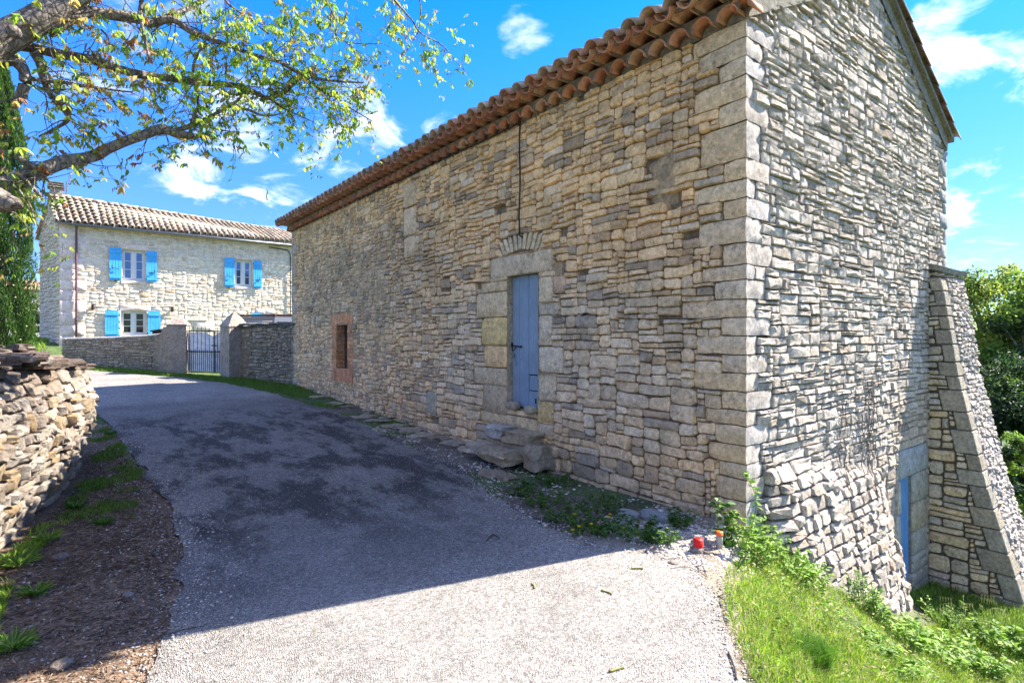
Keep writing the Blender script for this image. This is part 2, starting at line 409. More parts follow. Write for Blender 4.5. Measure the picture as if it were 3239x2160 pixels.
def lines(a, b, step, far):
    l = list(np.arange(a, b + 1e-6, step)); s = step; x = b; lo = a
    hi = []; low = []
    while x < far: s *= 1.35; x += s; hi.append(x)
    s = step
    while lo > -far: s *= 1.35; lo -= s; low.append(lo)
    return low[::-1] + l + hi
def build_ground():
    xs = lines(-5, 13, .13, 500); ys = lines(-1.5, 30, .13, 500)
    V = np.zeros((len(ys), len(xs), 3)); C = np.zeros((len(ys), len(xs), 3))
    for j, y in enumerate(ys):
        L, Rr = road_edges(y) if y < 32 else (0, 0)
        for i, x in enumerate(xs):
            z = G(x, y); n = nz(x, y, 0, 3.0) * .5 + nz(x, y, 5, 9.0) * .5
            onroad = y < 26.3 and L - .05 < x < Rr + .05
            if abs(x) < 14 and -2 < y < 30: z += (-.012 if onroad else .014 * n)
            V[j, i] = (x, y, z)
            s = (x - 2.7) * .54 - (y - 1.55) * .84
            c = (.15, .10, .06)
            if y > 12 or x < -6 or x > 12 or y < -2: c = (.075, .115, .03)
            elif s > -.25: c = (.11, .125, .05) if s > .1 else (.27, .22, .16)
            elif x > 3.2 and y < 3.6: c = (.30, .26, .21)
            elif x > 3.0: c = (.13, .105, .08) if nz(x, y, 2, 1.2) > -.1 else (.085, .11, .04)
            elif x < 1.2 and y < 5: c = (.24, .16, .10)
            C[j, i] = c
    nx = len(xs); idx = np.arange(len(ys) * nx).reshape(len(ys), nx)
    Fc = np.stack([idx[:-1, :-1], idx[:-1, 1:], idx[1:, 1:], idx[1:, :-1]], -1).reshape(-1, 4)
    o = np_mesh('ground', V.reshape(-1, 3), Fc, M['ground'], C.reshape(-1, 3), smooth=True); tag(o, 'sloping earth and grass ground around the lane', kind='structure')
    # lane
    ys2 = np.arange(-4, 26.3, .09); n = 34; V = np.zeros((len(ys2), n, 3))
    for j, y in enumerate(ys2):
        L, Rr = road_edges(y)
        L += .10 * nz(y, 1.7, 0, 2.2) + .05 * nz(y, 3.7, 0, 9); Rr += .08 * nz(y, 9.1, 0, 2.5) + .05 * nz(y, 5.7, 0, 9)
        for i in range(n):
            t = i / (n - 1); x = L + (Rr - L) * t; e = min(t, 1 - t)
            V[j, i] = (x, y, G(x, y) + (.010 if e < .02 else .016))
    idx = np.arange(len(ys2) * n).reshape(len(ys2), n)
    Fc = np.stack([idx[:-1, :-1], idx[:-1, 1:], idx[1:, 1:], idx[1:, :-1]], -1).reshape(-1, 4)
    o = np_mesh('road', V.reshape(-1, 3), Fc, M['road'], smooth=True); tag(o, 'narrow gravel surfaced lane between the stone walls', kind='structure')
build_ground()

# ------------------------------------------------------------------ masonry
def pack(na, nb, blocked, size, rg, lev=.55):
    occ = blocked.copy(); out = []
    top = {}
    for j in range(nb):
        i = 0
        while i < na:
            if occ[j, i]: i += 1; continue
            wmin, wmax, hmin, hmax = size(i, j)
            k = i
            while k < na and not occ[j, k] and k - i < wmax * 2: k += 1
            run = k - i
            w = int(round(wmin + (wmax - wmin) * (rg.random() ** 1.5)))
            if run - w < wmin: w = run if run <= wmax * 1.25 else run // 2
            w = max(1, min(w, run))
            lt = top.get(i - 1); h = None
            if lt and hmin <= lt - j <= hmax and rg.random() < lev: h = lt - j
            if h is None: h = int(round(hmin + (hmax - hmin) * (rg.random() ** 1.4)))
            if w <= 3 and rg.random() < .5: h = min(h, 3)
            h = max(1, min(h, nb - j, int(w * 1.5) + 2))
            while h > 1 and occ[j:j + h, i:i + w].any(): h -= 1
            occ[j:j + h, i:i + w] = True
            for q in range(i, i + w): top[q] = j + h
            out.append((i, j, w, h)); i += w
    return out

def stone_geo(a0, a1, b0, b1, mapf, rg, prot=.03, gap=.006, warp=None, bulge=.5, rough=.0, chm=(.07, .27)):
    """one stone: outline in wall coords, mapped with mapf(a,b,p)"""
    w, h = a1 - a0, b1 - b0; g = gap * rg.uniform(.6, 1.5)
    g = min(g, w * .2, h * .2)
    a0 += g; a1 -= g; b0 += g; b1 -= g; w = a1 - a0; h = b1 - b0; m = min(w, h)
    pts = []
    cs = [rg.uniform(*chm) * m for _ in range(4)]
    jb = lambda s: rg.uniform(-s, s) * m
    pts.append((a0 + cs[0] * rg.uniform(.8, 1.5), b0)); 
    if w > 1.6 * h: pts.append(((a0 + a1) / 2 + jb(.3), b0 - rg.uniform(-.02, .04) * m))
    pts.append((a1 - cs[1] * rg.uniform(.8, 1.5), b0)); pts.append((a1, b0 + cs[1]))
    if h > .7 * w: pts.append((a1 + jb(.03), (b0 + b1) / 2 + jb(.1)))
    pts.append((a1, b1 - cs[2])); pts.append((a1 - cs[2] * rg.uniform(.8, 1.5), b1))
    if w > 1.6 * h: pts.append(((a0 + a1) / 2 + jb(.3), b1 + rg.uniform(-.05, .03) * m))
    pts.append((a0 + cs[3] * rg.uniform(.8, 1.5), b1)); pts.append((a0, b1 - cs[3]))
    if h > .7 * w: pts.append((a0 + jb(.03), (b0 + b1) / 2 + jb(.1)))
    pts.append((a0, b0 + cs[0]))
    n = len(pts); ca, cb = (a0 + a1) / 2, (b0 + b1) / 2
    tilt_a, tilt_b = rg.uniform(-.25, .25) * prot, rg.uniform(-.3, .2) * prot
    vs = []
    def put(a, b, p):
        if warp: a, b = warp(a, b)
        vs.append(mapf(a, b, p))
    for (a, b) in pts: put(a, b, -.05)
    for (a, b) in pts:
        put(a, b, prot * (.50 + rg.uniform(-.12, .12)))
    ins = min(.012, m * .20)
    for (a, b) in pts:
        da, db = ca - a, cb - b; L = math.hypot(da, db) + 1e-6
        k = min(.6, ins * rg.uniform(.8, 1.4) / L + .06)
        put(a + da * k, b + db * k, prot * (1 + rg.uniform(-.12 - rough, .12 + rough)) + tilt_a * (a - ca) / w * 2 + tilt_b * (b - cb) / h * 2)
    put(ca + jb(.15), cb + jb(.15), prot * (1 + bulge * .22 + rg.uniform(-rough, rough)))
    fs = []
    for r_ in range(2):
        for k in range(n): fs.append((r_ * n + k, r_ * n + (k + 1) % n, (r_ + 1) * n + (k + 1) % n, (r_ + 1) * n + k))
    c = 3 * n
    for k in range(n): fs.append((2 * n + k, 2 * n + (k + 1) % n, c))
    return vs, fs
def px_area(vs):
    ps = []
    for v in vs:
        d = v[0] * SA + v[1] * CA
        if d < .3: return 0
        q = proj(v)
        if not (-60 < q[0] < 3300 and -60 < q[1] < 2220): return 0
        ps.append(q)
    xs = [p[0] for p in ps]; ys = [p[1] for p in ps]
    return (max(xs) - min(xs)) * (max(ys) - min(ys))
class Stones:
    """collects stones; the largest in the picture become single objects"""
    def __init__(s): s.items = []
    def add(s, geo, col, mat, parent): s.items.append((px_area(geo[0]), geo, col, mat, parent))
    def build(s, limit, name='stone', rest='small_stones', smooth=38, minpx=60):
        s.items.sort(key=lambda t: -t[0]); rests = {}
        for k, (ar, (vs, fs), col, mat, par) in enumerate(s.items):
            if k < limit and ar > minpx:
                b = MB(); b.add(vs, fs, col); b.build(name, mat, par, 20 if mat.name == 'stone_gable' else smooth)
            else:
                key = (mat.name, par.name)
                if key not in rests: rests[key] = (MB(), mat, par)
                rests[key][0].add(vs, fs, col)
        for b, mat, par in rests.values():
            o = b.build(rest, mat, par, 20 if mat.name == 'stone_gable' else smooth); o['kind'] = 'stuff'
def block_rect(B, ca, cb, a0, a1, b0, b1):
    i0, i1 = int(round(a0 / ca)), int(round(a1 / ca)); j0, j1 = int(round(b0 / cb)), int(round(b1 / cb))
    B[max(0, j0):max(0, j1), max(0, i0):max(0, i1)] = True
def vary(c, rg, a=.14, h=.04):
    k = 1 + rg.uniform(-a, a); t = rg.uniform(-h, h)
    return (c[0] * k * (1 + t), c[1] * k, c[2] * k * (1 - t * 1.5))
def lerp3(a, b, t): return tuple(a[i] + (b[i] - a[i]) * t for i in range(3))

barn = thing('stone_barn', 'long rubble stone barn with a terracotta tiled eave and sunlit rough gable', 'barn', (WX, CY, -.2))

# wall coordinate maps ---------------------------------------------------
def map_long(a, b, p): return Vector((WX - p, CY + a, b))                       # a from the near corner, b world z
SK_TOP = lambda x: .42 - .16 * (x - WX)
def skirt(x, z):
    t = SK_TOP(x) - z
    xe = 8.22 + max(0, -.35 - z) * .27
    k = sstep(x, 5.02, 5.55) * (1 - .30 * sstep(x, 7.2, 8.8)) * (1 - sstep(x, xe - .12, xe + .06))
    return k * (.05 * sstep(t, -.05, .12) + .19 * max(0, t)) if t > -.05 else 0
def map_gable(a, b, p):
    x = WX + a; return Vector((x, CY - p - skirt(x, b), b))
RS = .48; XM = (WX + GX) / 2; ZE = ZEAVE + .07
def roof_z(x): return ZE + (min(x - WX, GX - x)) * RS

st = Stones()
LONG = FY - CY
# openings on the long wall
dA0 = on_x(1705, 1000, WX).y - CY; dA1 = on_x(1607, 1000, WX).y - CY
dZ0 = on_x(1660, 1298, WX).z; dZ1 = on_x(1660, 868, WX).z
wA0 = on_x(900 + 430 / 1.96, 1100, WX).y - CY; wA1 = on_x(900 + 298 / 1.96, 1100, WX).y - CY        # brick surround
wZ0 = on_x(1085, 1207, WX).z; wZ1 = on_x(1085, 990, WX).z
oA0 = on_x(900 + 394 / 1.96, 1100, WX).y - CY; oA1 = on_x(900 + 325 / 1.96, 1100, WX).y - CY
oZ0 = on_x(1085, 900 + 520 / 1.96, WX).z; oZ1 = on_x(1085, 900 + 250 / 1.96, WX).z
CAc, CBc = .03, .02; ZB0 = -.45
na = int(LONG / CAc); nb = int((ZEAVE - ZB0) / CBc)
Bk = np.zeros((nb, na), dtype=bool)
def blk(a0, a1, z0, z1): block_rect(Bk, CAc, CBc, a0, a1, z0 - ZB0, z1 - ZB0)
big = []   # (a0,a1,z0,z1,col)
def c2(x, y): return on_x(1400 + x / 1.96, 800 + y / 1.96, WX)
def bigrect(x0, x1, y0, y1, col):
    p, q = c2(x0, (y0 + y1) / 2), c2(x1, (y0 + y1) / 2)
    xm = (x0 + x1) / 2
    big.append((q.y - CY, p.y - CY, c2(xm, y1).z, c2(xm, y0).z, col))
TAN = (.60, .46, .29); YEL = (.72, .50, .22); GRY = (.46, .39, .29); PINK = (.60, .42, .28)
for r_ in [(246, 407, 180, 244, TAN), (215, 407, 246, 398, (0.62, 0.50, 0.33)), (248, 407, 400, 574, YEL), (262, 407, 576, 707, (0.65, 0.45, 0.24)), (200, 407, 710, 819, (0.53, 0.41, 0.26)), (255, 407, 821, 998, (0.43, 0.34, 0.23)),
           (600, 688, 145, 308, (0.62, 0.51, 0.35)), (603, 728, 312, 384, GRY), (600, 683, 387, 576, (0.58, 0.47, 0.34)), (600, 755, 580, 744, (0.62, 0.52, 0.38)), (598, 712, 747, 914, (0.60, 0.49, 0.33)), (592, 688, 917, 1052, (0.53, 0.40, 0.19)),
           (240, 590, 1002, 1078, (0.55, 0.43, 0.27)), (592, 690, 1056, 1130, GRY), (690, 770, 140, 250, PINK)]: bigrect(*r_)
dA0 = min(dA0, c2(600, 500).y - CY); dA1 = c2(407, 500).y - CY
# lintel
lz0 = dZ1; lA0, lA1 = c2(690, 60).y - CY, c2(300, 60).y - CY
big.append((lA0, lA1, lz0, lz0 + .29, (.60, .48, .33)))
# tall upright blocks in the wall (old jambs)
for (a, b, c_, d_) in ((on_x(1276, 600, WX), on_x(1318, 600, WX), 575, 655), (on_x(1278, 700, WX), on_x(1320, 700, WX), 658, 745), (on_x(1280, 780, WX), on_x(1316, 780, WX), 748, 815)):
    big.append((b.y - CY, a.y - CY, on_x(1297, d_, WX).z, on_x(1297, c_, WX).z, (.60, .46, .30)))
big.append((on_x(1383, 1280, WX).y - CY, on_x(1352, 1280, WX).y - CY, on_x(1368, 1312, WX).z, on_x(1368, 1237, WX).z, (.36, .33, .24)))
# quoins of the near corner: z bounds, lengths on long wall and on gable
qy = [60, 118, 178, 237, 310, 382, 499, 565, 623, 686, 766, 835, 884, 945, 1003, 1062, 1122, 1182, 1240, 1301, 1349, 1411, 1469, 1518, 1589, 1641, 1688, 1740]
ql = [.62, .58, .27, .66, .28, .52, .27, .58, .28, .52, .28, .55, .34, .66, .30, .60, .32, .64, .32, .58, .36, .60, .33, .44, .42, .55, .38]
qg = [.52, .30, .34, .13, .42, .26, .46, .17, .46, .28, .48, .16, .36, .18, .46, .20, .40, .22, .48, .20, .42, .26, .30, .34, .22, .3, .3]
quoins = []
for k in range(len(qy) - 1):
    z1, z0 = [EYE + (HOR - q) / F * 5.2 for q in (qy[k], qy[k + 1])]
    _l = ql[k] * rng.uniform(.8, 1.1) * (.78 if z0 < 1.3 else 1); quoins.append((z0, z1, _l, qg[k])); blk(0, _l, z0, z1)
for (a0, a1, z0, z1, c) in big: blk(a0, a1, z0, z1)
blk(dA0, dA1, dZ0, dZ1); blk(wA0, wA1, wZ0, wZ1)
# far quoins
zq = -.4; fq = []; k = 0
while zq < ZEAVE - .1:
    h = rng.uniform(.2, .34); L = (.42, .22)[k % 2] * rng.uniform(.9, 1.1); z1 = min(zq + h, ZEAVE)
    fq.append((LONG - L, LONG, zq, z1)); blk(LONG - L, LONG + .1, zq, z1); zq = z1; k += 1
# relieving stones set upright over the lintel
vA = (lA0 + lA1) / 2; vz = lz0 + .31
vous = []
for k in range(-5, 6):
    vous.append((vA + k * .085 - .038, vA + k * .085 + .038, vz + .0 + .05 - .05 * abs(k) / 5 * 1.2, vz + .27 - .09 * (k / 5) ** 2, k))
blk(vA - .47, vA + .47, vz, vz + .24)

def col_long(a, z, rg):
    warm = (.90, .575, .275); mid = (.88, .575, .30); grey = (.50, .37, .235); brown = (.84, .535, .28)
    c = mid
    c = lerp3(c, warm, sstep(z + .15 * nz(a, z, 1, .8), 2.3, 3.4) * .95)
    t = sstep(a, 4.6, 6.5) * sstep(-a, -13.2, -12) * sstep(z, 1.7, 2.2) * sstep(-z, -3.95, -3.4)
    c = lerp3(c, grey, .8 * t * (.75 + .5 * nz(a, z, 4, 1.5)))
    t = sstep(a, 6.5, 8) * sstep(-z, -2.0, -1.5); c = lerp3(c, brown, .7 * t)
    t = sstep(-a, -6, -4.5) * sstep(-z, -2.6, -1.9) * (1 - sstep(-z, -.8, -.2)); c = lerp3(c, (.70, .55, .37), .6 * t)
    t = sstep(-z, -.35, .1); c = lerp3(c, (.66, .48, .30), .5 * t)
    n = nz(a, z, 9, 2.5)
    if rg.random() < .10: c = lerp3(c, (.50, .33, .21), .6)
    if rg.random() < .12: c = lerp3(c, (.20, .19, .17), .55)
    if rg.random() < .14: c = lerp3(c, (.80, .62, .40), .6)
    return vary(tuple(x * (1 + .25 * n) for x in c), rg, .13, .035)
def warp_long(a, b):
    e = min(a, LONG - a, .5) * 2
    f = 1.0 if (b < ZEAVE - .15) else max(0, (ZEAVE - b) / .15)
    da = .030 * nz(a, b, 3, 3.3) + .012 * nz(a, b, 7, 9)
    db = .030 * nz(a, b, 13, .9) + .016 * nz(a, b, 17, 4.5) + .012 * nz(a, b, 23, 12)
    m = 1.0
    for (x0, x1, z0, z1) in ((dA0 - .15, dA1 + .15, dZ0 - .1, dZ1 + .3), (wA0, wA1, wZ0, wZ1)):
        dx = max(x0 - a, a - x1, 0); dz = max(z0 - b, b - z1, 0); m = min(m, math.hypot(dx, dz) / .25)
    return a + da * max(.12, min(e, m)), b + db * max(.12, min(f, m))
def size_long(i, j):
    a = i * CAc; z = ZB0 + j * CBc
    t = sstep(a, 5.8, 7.6)
    if z < 1.3 and a < 4.5: return (6, 17, 4, 9) if rng.random() < .85 else (4, 9, 2, 5)
    if t > rng.random(): return (3, 7, 3, 7) if rng.random() < .8 else (5, 11, 4, 9)
    return (5, 14, 3, 8) if rng.random() < .8 else (3, 7, 2, 6)
wall_l = MB()
def backing(mb, mapf, al, bl, holes, dep, col, keep=None):
    al = sorted(set([round(x, 4) for x in al])); bl = sorted(set([round(x, 4) for x in bl])); idx = {}
    def gv(a, b):
        if (a, b) not in idx: idx[(a, b)] = len(mb.v); mb.v.append(mapf(a, b, dep(a, b)))
        return idx[(a, b)]
    for a0, a1 in zip(al[:-1], al[1:]):
        for b0, b1 in zip(bl[:-1], bl[1:]):
            am, bm = (a0 + a1) / 2, (b0 + b1) / 2
            if any(h[0] < am < h[1] and h[2] < bm < h[3] for h in holes): continue
            if keep and not keep(am, bm): continue
            mb.f.append([gv(a0, b0), gv(a1, b0), gv(a1, b1), gv(a0, b1)]); mb.c.append(col(am, bm)); mb.m.append(0)
PATCH = [(on_x(2110, 545, WX), .20), (on_x(2105, 600, WX), .17), (on_x(1765, 862, WX), .13), (on_x(1205, 930, WX), .2)]
def inpatch(a, b): return any(math.hypot((CY + a - q.y), (b - q.z) * .8) < r_ * (1 + .5 * nz(a, b, 6, 5)) for q, r_ in PATCH)
mcol = lambda a, b: lerp3((.34, .24, .15), (.62, .46, .29), sstep(a, 5, 8) + .2 * nz(a, b, 0, 2))
backing(wall_l, map_long, list(np.linspace(0, LONG, 200)) + [dA0, dA1, oA0, oA1], list(np.linspace(ZB0, ZEAVE, 80)) + [dZ0, dZ1, oZ0, oZ1],
        [(dA0, dA1, dZ0, dZ1), (oA0, oA1, oZ0, oZ1)], lambda a, b: (-.030 + .034 * sstep(a, 5.2, 8.5) + .010 * nz(a, b, 1, 5)) if not inpatch(a, b) else .016 + .012 * nz(a, b, 1, 7), lambda a, b: (.62, .43, .24) if inpatch(a, b) else mcol(a, b))
# reveals of the two openings
def reveal(mb, a0, a1, b0, b1, mapf, deep, col, p0=-.0):
    q = [mapf(a, b, p) for p in (p0, -deep) for (a, b) in ((a0, b0), (a1, b0), (a1, b1), (a0, b1))]
    mb.add(q, [(0, 1, 5, 4), (1, 2, 6, 5), (2, 3, 7, 6), (3, 0, 4, 7)], col)
reveal(wall_l, dA0, dA1, dZ0, dZ1, map_long, .25, (.74, .56, .36), .02)
long_wall = wall_l.build('long_wall', M['mortar'], barn)
for (i, j, w, h) in pack(na, nb, Bk, size_long, rng, .45):
    a0, a1, b0, b1 = i * CAc, (i + w) * CAc, ZB0 + j * CBc, ZB0 + (j + h) * CBc
    a, b = (a0 + a1) / 2, (b0 + b1) / 2
    left = sstep(a, 6, 8.5)
    pr = rng.uniform(.006, .034) * (1 - .4 * left) + (.006 if rng.random() < .8 else .02)
    if rng.random() < .006 and a < 9: continue
    if inpatch(a, b) and rng.random() < .8: continue
    st.add(stone_geo(a0, a1, b0, b1, map_long, rng, pr, .0045 + .003 * left, warp_long, .5, .05), col_long(a, b, rng), M['stone_long'], long_wall)
for (a0, a1, z0, z1, k) in vous:
    c = (a0 + a1) / 2
    def mp(a, b, p, k=k, c=c, z0=z0): return map_long(a + k * .035 * (b - z0) / .25, b, p)
    st.add(stone_geo(a0, a1, z0, z1, mp, rng, .012, .0035, None, .2), vary((.78, .60, .38), rng), M['stone_long'], long_wall)
for (a0, a1, z0, z1, c) in big:
    c = (min(.88, c[0] * 1.32), min(.74, c[1] * 1.22), c[2] * 1.10); b = MB(); b.add(*stone_geo(a0, a1, z0, z1, map_long, rng, .022, .004, None, .15, .02, (.04, .12)), vary(c, rng, .05)); b.build('dressed_block', M['stone_long'], long_wall, True)
for (a0, a1, z0, z1) in fq:
    b = MB(); b.add(*stone_geo(a0, a1, z0, z1, map_long, rng, .02, .004, None, .15, .02, (.04, .1)), vary((.52, .43, .31), rng, .08)); b.build('corner_block', M['stone_long'], long_wall, True)

# quoins: solid corner blocks with a dressed side and a rock-faced side
def quoin_block(z0, z1, la, lg, col, colg):
    g = .005; z0 += g; z1 -= g; b = MB()
    NX, NY, NZ = max(2, int(lg / .07)), max(2, int(la / .10)), max(3, int((z1 - z0) / .055))
    pr = rng.uniform(.012, .028); prg = .02
    def P(a, gx, z, edge):  # a along +y, gx along +x
        e = .010 if (z - z0 < .012 or z1 - z < .012) else 0
        return a, gx, z, e
    def face_long():
        V = []; 
        for k in range(NZ + 1):
            z = z0 + (z1 - z0) * k / NZ
            for i in range(NY + 1):
                a = -prg + (la + prg - g) * i / NY
                ed = (k in (0, NZ)); en = (i == NY)
                p = pr - (.016 if ed else 0) - (.022 if en else 0) + .010 * nz(a, z, 2, 5) + .006 * nz(a, z, 2, 13)
                V.append(Vector((WX - p, CY + a, z + (.014 * nz(a, z0 if k == 0 else z1, 4, 5) - (.010 if en else 0) * (1 if k else -1)) * (1 if ed else 0))))
        return V
    def face_gab():
        V = []
        for k in range(NZ + 1):
            z = z0 + (z1 - z0) * k / NZ
            for i in range(NX + 1):
                x = -pr + (lg + pr - g) * i / NX
                ed = (k in (0, NZ)); en = (i == NX)
                p = prg - (.006 if ed else 0) - (.012 if en else 0) + .016 * nz(x, z, z0, 12) + .010 * nz(x, z, z0, 30) * (0 if i == 0 else 1)
                if i == 0:
                    yy = -prg; xx = -(pr - (.012 if ed else 0) + .006 * nz(-prg, z, 2, 9))
                    V.append(Vector((WX + xx, CY + yy, z + .008 * nz(-prg, z0 if k == 0 else z1, 4, 5) * (1 if ed else 0))))
                else: V.append(Vector((WX + x, CY - p, z + .008 * nz(x, z, 4, 5) * (1 if ed else 0))))
        return V
    def quads(nn, mm, flip):
        f = []
        for k in range(mm):
            for i in range(nn):
                q = (k * (nn + 1) + i, k * (nn + 1) + i + 1, (k + 1) * (nn + 1) + i + 1, (k + 1) * (nn + 1) + i); f.append(q[::-1] if flip else q)
        return f
    b.add(face_long(), quads(NY, NZ, True), col, 0); b.add(face_gab(), quads(NX, NZ, False), colg, 1)
    b.box((WX + lg / 2 + .004, CY + la / 2 + .004, (z0 + z1) / 2), (lg - .02, la - .02, z1 - z0 - .012), col, 0)
    # inner skirts closing the edges towards the joints
    return b.build('quoin', [M['stone_long'], M['stone_gable']], barn, 32)
for k, (z0, z1, la, lg) in enumerate(quoins):
    c = (.84, .60, .34) if z0 > 2.6 else ((.74, .56, .36) if z0 > 1.2 else (.76, .54, .30))
    o = quoin_block(z0, z1, la, lg, vary(c, rng, .09), vary((.88, .76, .65), rng, .06))

# ------------------------------------------------------------------ gable wall
ZG0 = -2.5; CAg, CBg = .03, .02
GW = GX - WX; zt = roof_z(XM); nag = int(round(GW / CAg)); nbg = int((zt - ZG0) / CBg)
Bg = np.zeros((nbg, nag), dtype=bool)
for i in range(nag):
    zz = roof_z(WX + (i + .5) * CAg) - .02; Bg[max(0, int((zz - ZG0) / CBg)):, i] = True
def blg(x0, x1, z0, z1): block_rect(Bg, CAg, CBg, x0 - WX, x1 - WX, z0 - ZG0, z1 - ZG0)
for (z0, z1, la, lg) in quoins: blg(WX, WX + lg, z0, z1)
gd0, gd1, gz0, gz1 = 8.98, 9.47, -2.02, -.38
blg(gd0, gd1, ZG0, gz1)
gbig = [(8.92, 10.14, gz1, .02, (.46, .44, .38)), (gd1, 10.12, -.80, gz1, (.45, .40, .30)), (gd1, 10.08, -1.22, -.80, (.50, .41, .27)), (gd1, 10.1, -1.55, -1.22, (.48, .42, .32)),
        (gd1, 10.05, -1.66, -1.55, (.46, .42, .34)), (gd1, 10.1, -1.80, -1.66, (.42, .38, .30)), (gd1 - .05, 10.2, -2.02, -1.80, (.40, .36, .28)),
        (8.86, gd0, -.85, gz1, (.55, .50, .42)), (8.80, gd0, -1.3, -.85, (.5, .46, .38))]
for (x0, x1, z0, z1, c) in gbig: blg(x0, x1, z0, z1)
# right hand quoins (above the buttress)
k = 0; zq = 2.6; rq = []
while zq < 4.5:
    h = rng.uniform(.16, .26); L = (.20, .38)[k % 2]; rq.append((GX - L, GX, zq, min(zq + h, 4.58))); blg(GX - L, GX + .1, zq, min(zq + h, 4.58)); zq += h; k += 1
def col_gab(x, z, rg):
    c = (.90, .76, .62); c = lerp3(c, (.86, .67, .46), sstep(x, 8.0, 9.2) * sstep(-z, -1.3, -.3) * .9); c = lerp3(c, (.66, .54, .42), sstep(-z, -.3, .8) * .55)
    if rg.random() < .16: c = lerp3(c, (.50, .41, .32), .7)
    if rg.random() < .05: c = lerp3(c, (.55, .42, .30), .6)
    return vary(c, rg, .09, .02)
def warp_gab(a, b):
    e = fin(min(a, GW - a) * 2, .1, 1); x = WX + a
    da = .028 * nz(a, b, 33, 3.1); db = .022 * nz(a, b, 43, .8) + .012 * nz(a, b, 47, 4) + .008 * nz(a, b, 53, 11)
    dd = math.hypot(max(8.8 - x, x - 10.2, 0), max(-2.1 - b, b - .05, 0)) / .3
    k = max(.1, min(e, dd, 1)); b2 = b + db * k
    return a + da * k, min(b2, roof_z(WX + a) - .01)
def size_gab(i, j):
    z = ZG0 + j * CBg
    if z < .2: return (5, 11, 5, 9)
    return (5, 17, 3, 7) if rng.random() < .82 else (3, 8, 2, 5)
gw = MB()
backing(gw, map_gable, list(np.linspace(0, GW, 60)) + [gd0 - WX, gd1 - WX], list(np.linspace(ZG0, zt + .01, 90)) + [gz1], [(gd0 - WX, gd1 - WX, ZG0 - 1, gz1)],
        lambda a, b: -.028 + .006 * nz(a, b, 1, 3) - .012 * sstep(WX + a, 5.2, 5.5) * sstep(-b, -.4, .2), lambda a, b: (.20, .165, .12), keep=lambda a, b: b < roof_z(WX + a) - .03)
reveal(gw, gd0 - WX, gd1 - WX, ZG0, gz1, map_gable, .5, (.42, .36, .27), .0)
gable_wall = gw.build('gable_wall', M['mortar'], barn)
for (i, j, w, h) in pack(nag, nbg, Bg, size_gab, rng, .8):
    a0, a1, b0, b1 = i * CAg, (i + w) * CAg, ZG0 + j * CBg, ZG0 + (j + h) * CBg
    x, b = WX + (a0 + a1) / 2, (b0 + b1) / 2
    sk = skirt(x, b) > .02
    pr = rng.uniform(.012, .034) if not sk else rng.uniform(.02, .06)
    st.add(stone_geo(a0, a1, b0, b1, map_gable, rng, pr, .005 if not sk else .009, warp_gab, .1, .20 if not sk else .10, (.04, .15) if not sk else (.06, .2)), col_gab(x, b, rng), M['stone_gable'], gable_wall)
for (x0, x1, z0, z1, c) in gbig:
    b = MB(); b.add(*stone_geo(x0 - WX, x1 - WX, z0, z1, map_gable, rng, .03, .004, None, .2, .06, (.05, .15)), vary(c, rng, .05)); b.build('dressed_block', M['stone_long'], gable_wall, True)
for (x0, x1, z0, z1) in rq:
    b = MB(); b.add(*stone_geo(x0 - WX, x1 - WX, z0, z1, map_gable, rng, .03, .004, None, .2, .1, (.05, .12)), vary((.56, .54, .5), rng, .05)); b.build('corner_block', M['stone_gable'], gable_wall, True)

# ------------------------------------------------------------------ buttress
BX0, BX1 = 10.2, 11.45
BT = [(2.62, .12), (2.3, .19), (1.0, .37), (-.5, .68), (-2.1, 1.10), (-2.6, 1.24)]
def bproj(z): return float(np.interp(-z, [-t[0] for t in BT], [t[1] for t in BT]))
def bx_edge(z): return 0
mb = MB()
zs = list(np.linspace(-2.6, 2.62, 24))
L_, R_ = [], []
vs = []
for z in zs:
    p = bproj(z) - .03
    vs += [Vector((BX0 + .03, CY - .0, z)), Vector((BX0 + .03, CY - p, z)), Vector((BX1 - .03, CY - p, z)), Vector((BX1 - .03, CY + .3, z))]
fs = []
for k in range(len(zs) - 1):
    for q in range(3): fs.append((4 * k + q, 4 * (k + 1) + q, 4 * (k + 1) + q + 1, 4 * k + q + 1))
fs.append((4 * (len(zs) - 1), 4 * (len(zs) - 1) + 1, 4 * (len(zs) - 1) + 2, 4 * (len(zs) - 1) + 3))
mb.add(vs, fs, (.20, .17, .13))
buttress = mb.build('buttress', M['mortar'], barn)
def map_bl(a, b, p): return Vector((BX0 - p + .02, CY - min(a, bproj(b) - .0), b))
def map_bf(a, b, p): return Vector((BX0 + a, CY - bproj(b) - p + .02, b))
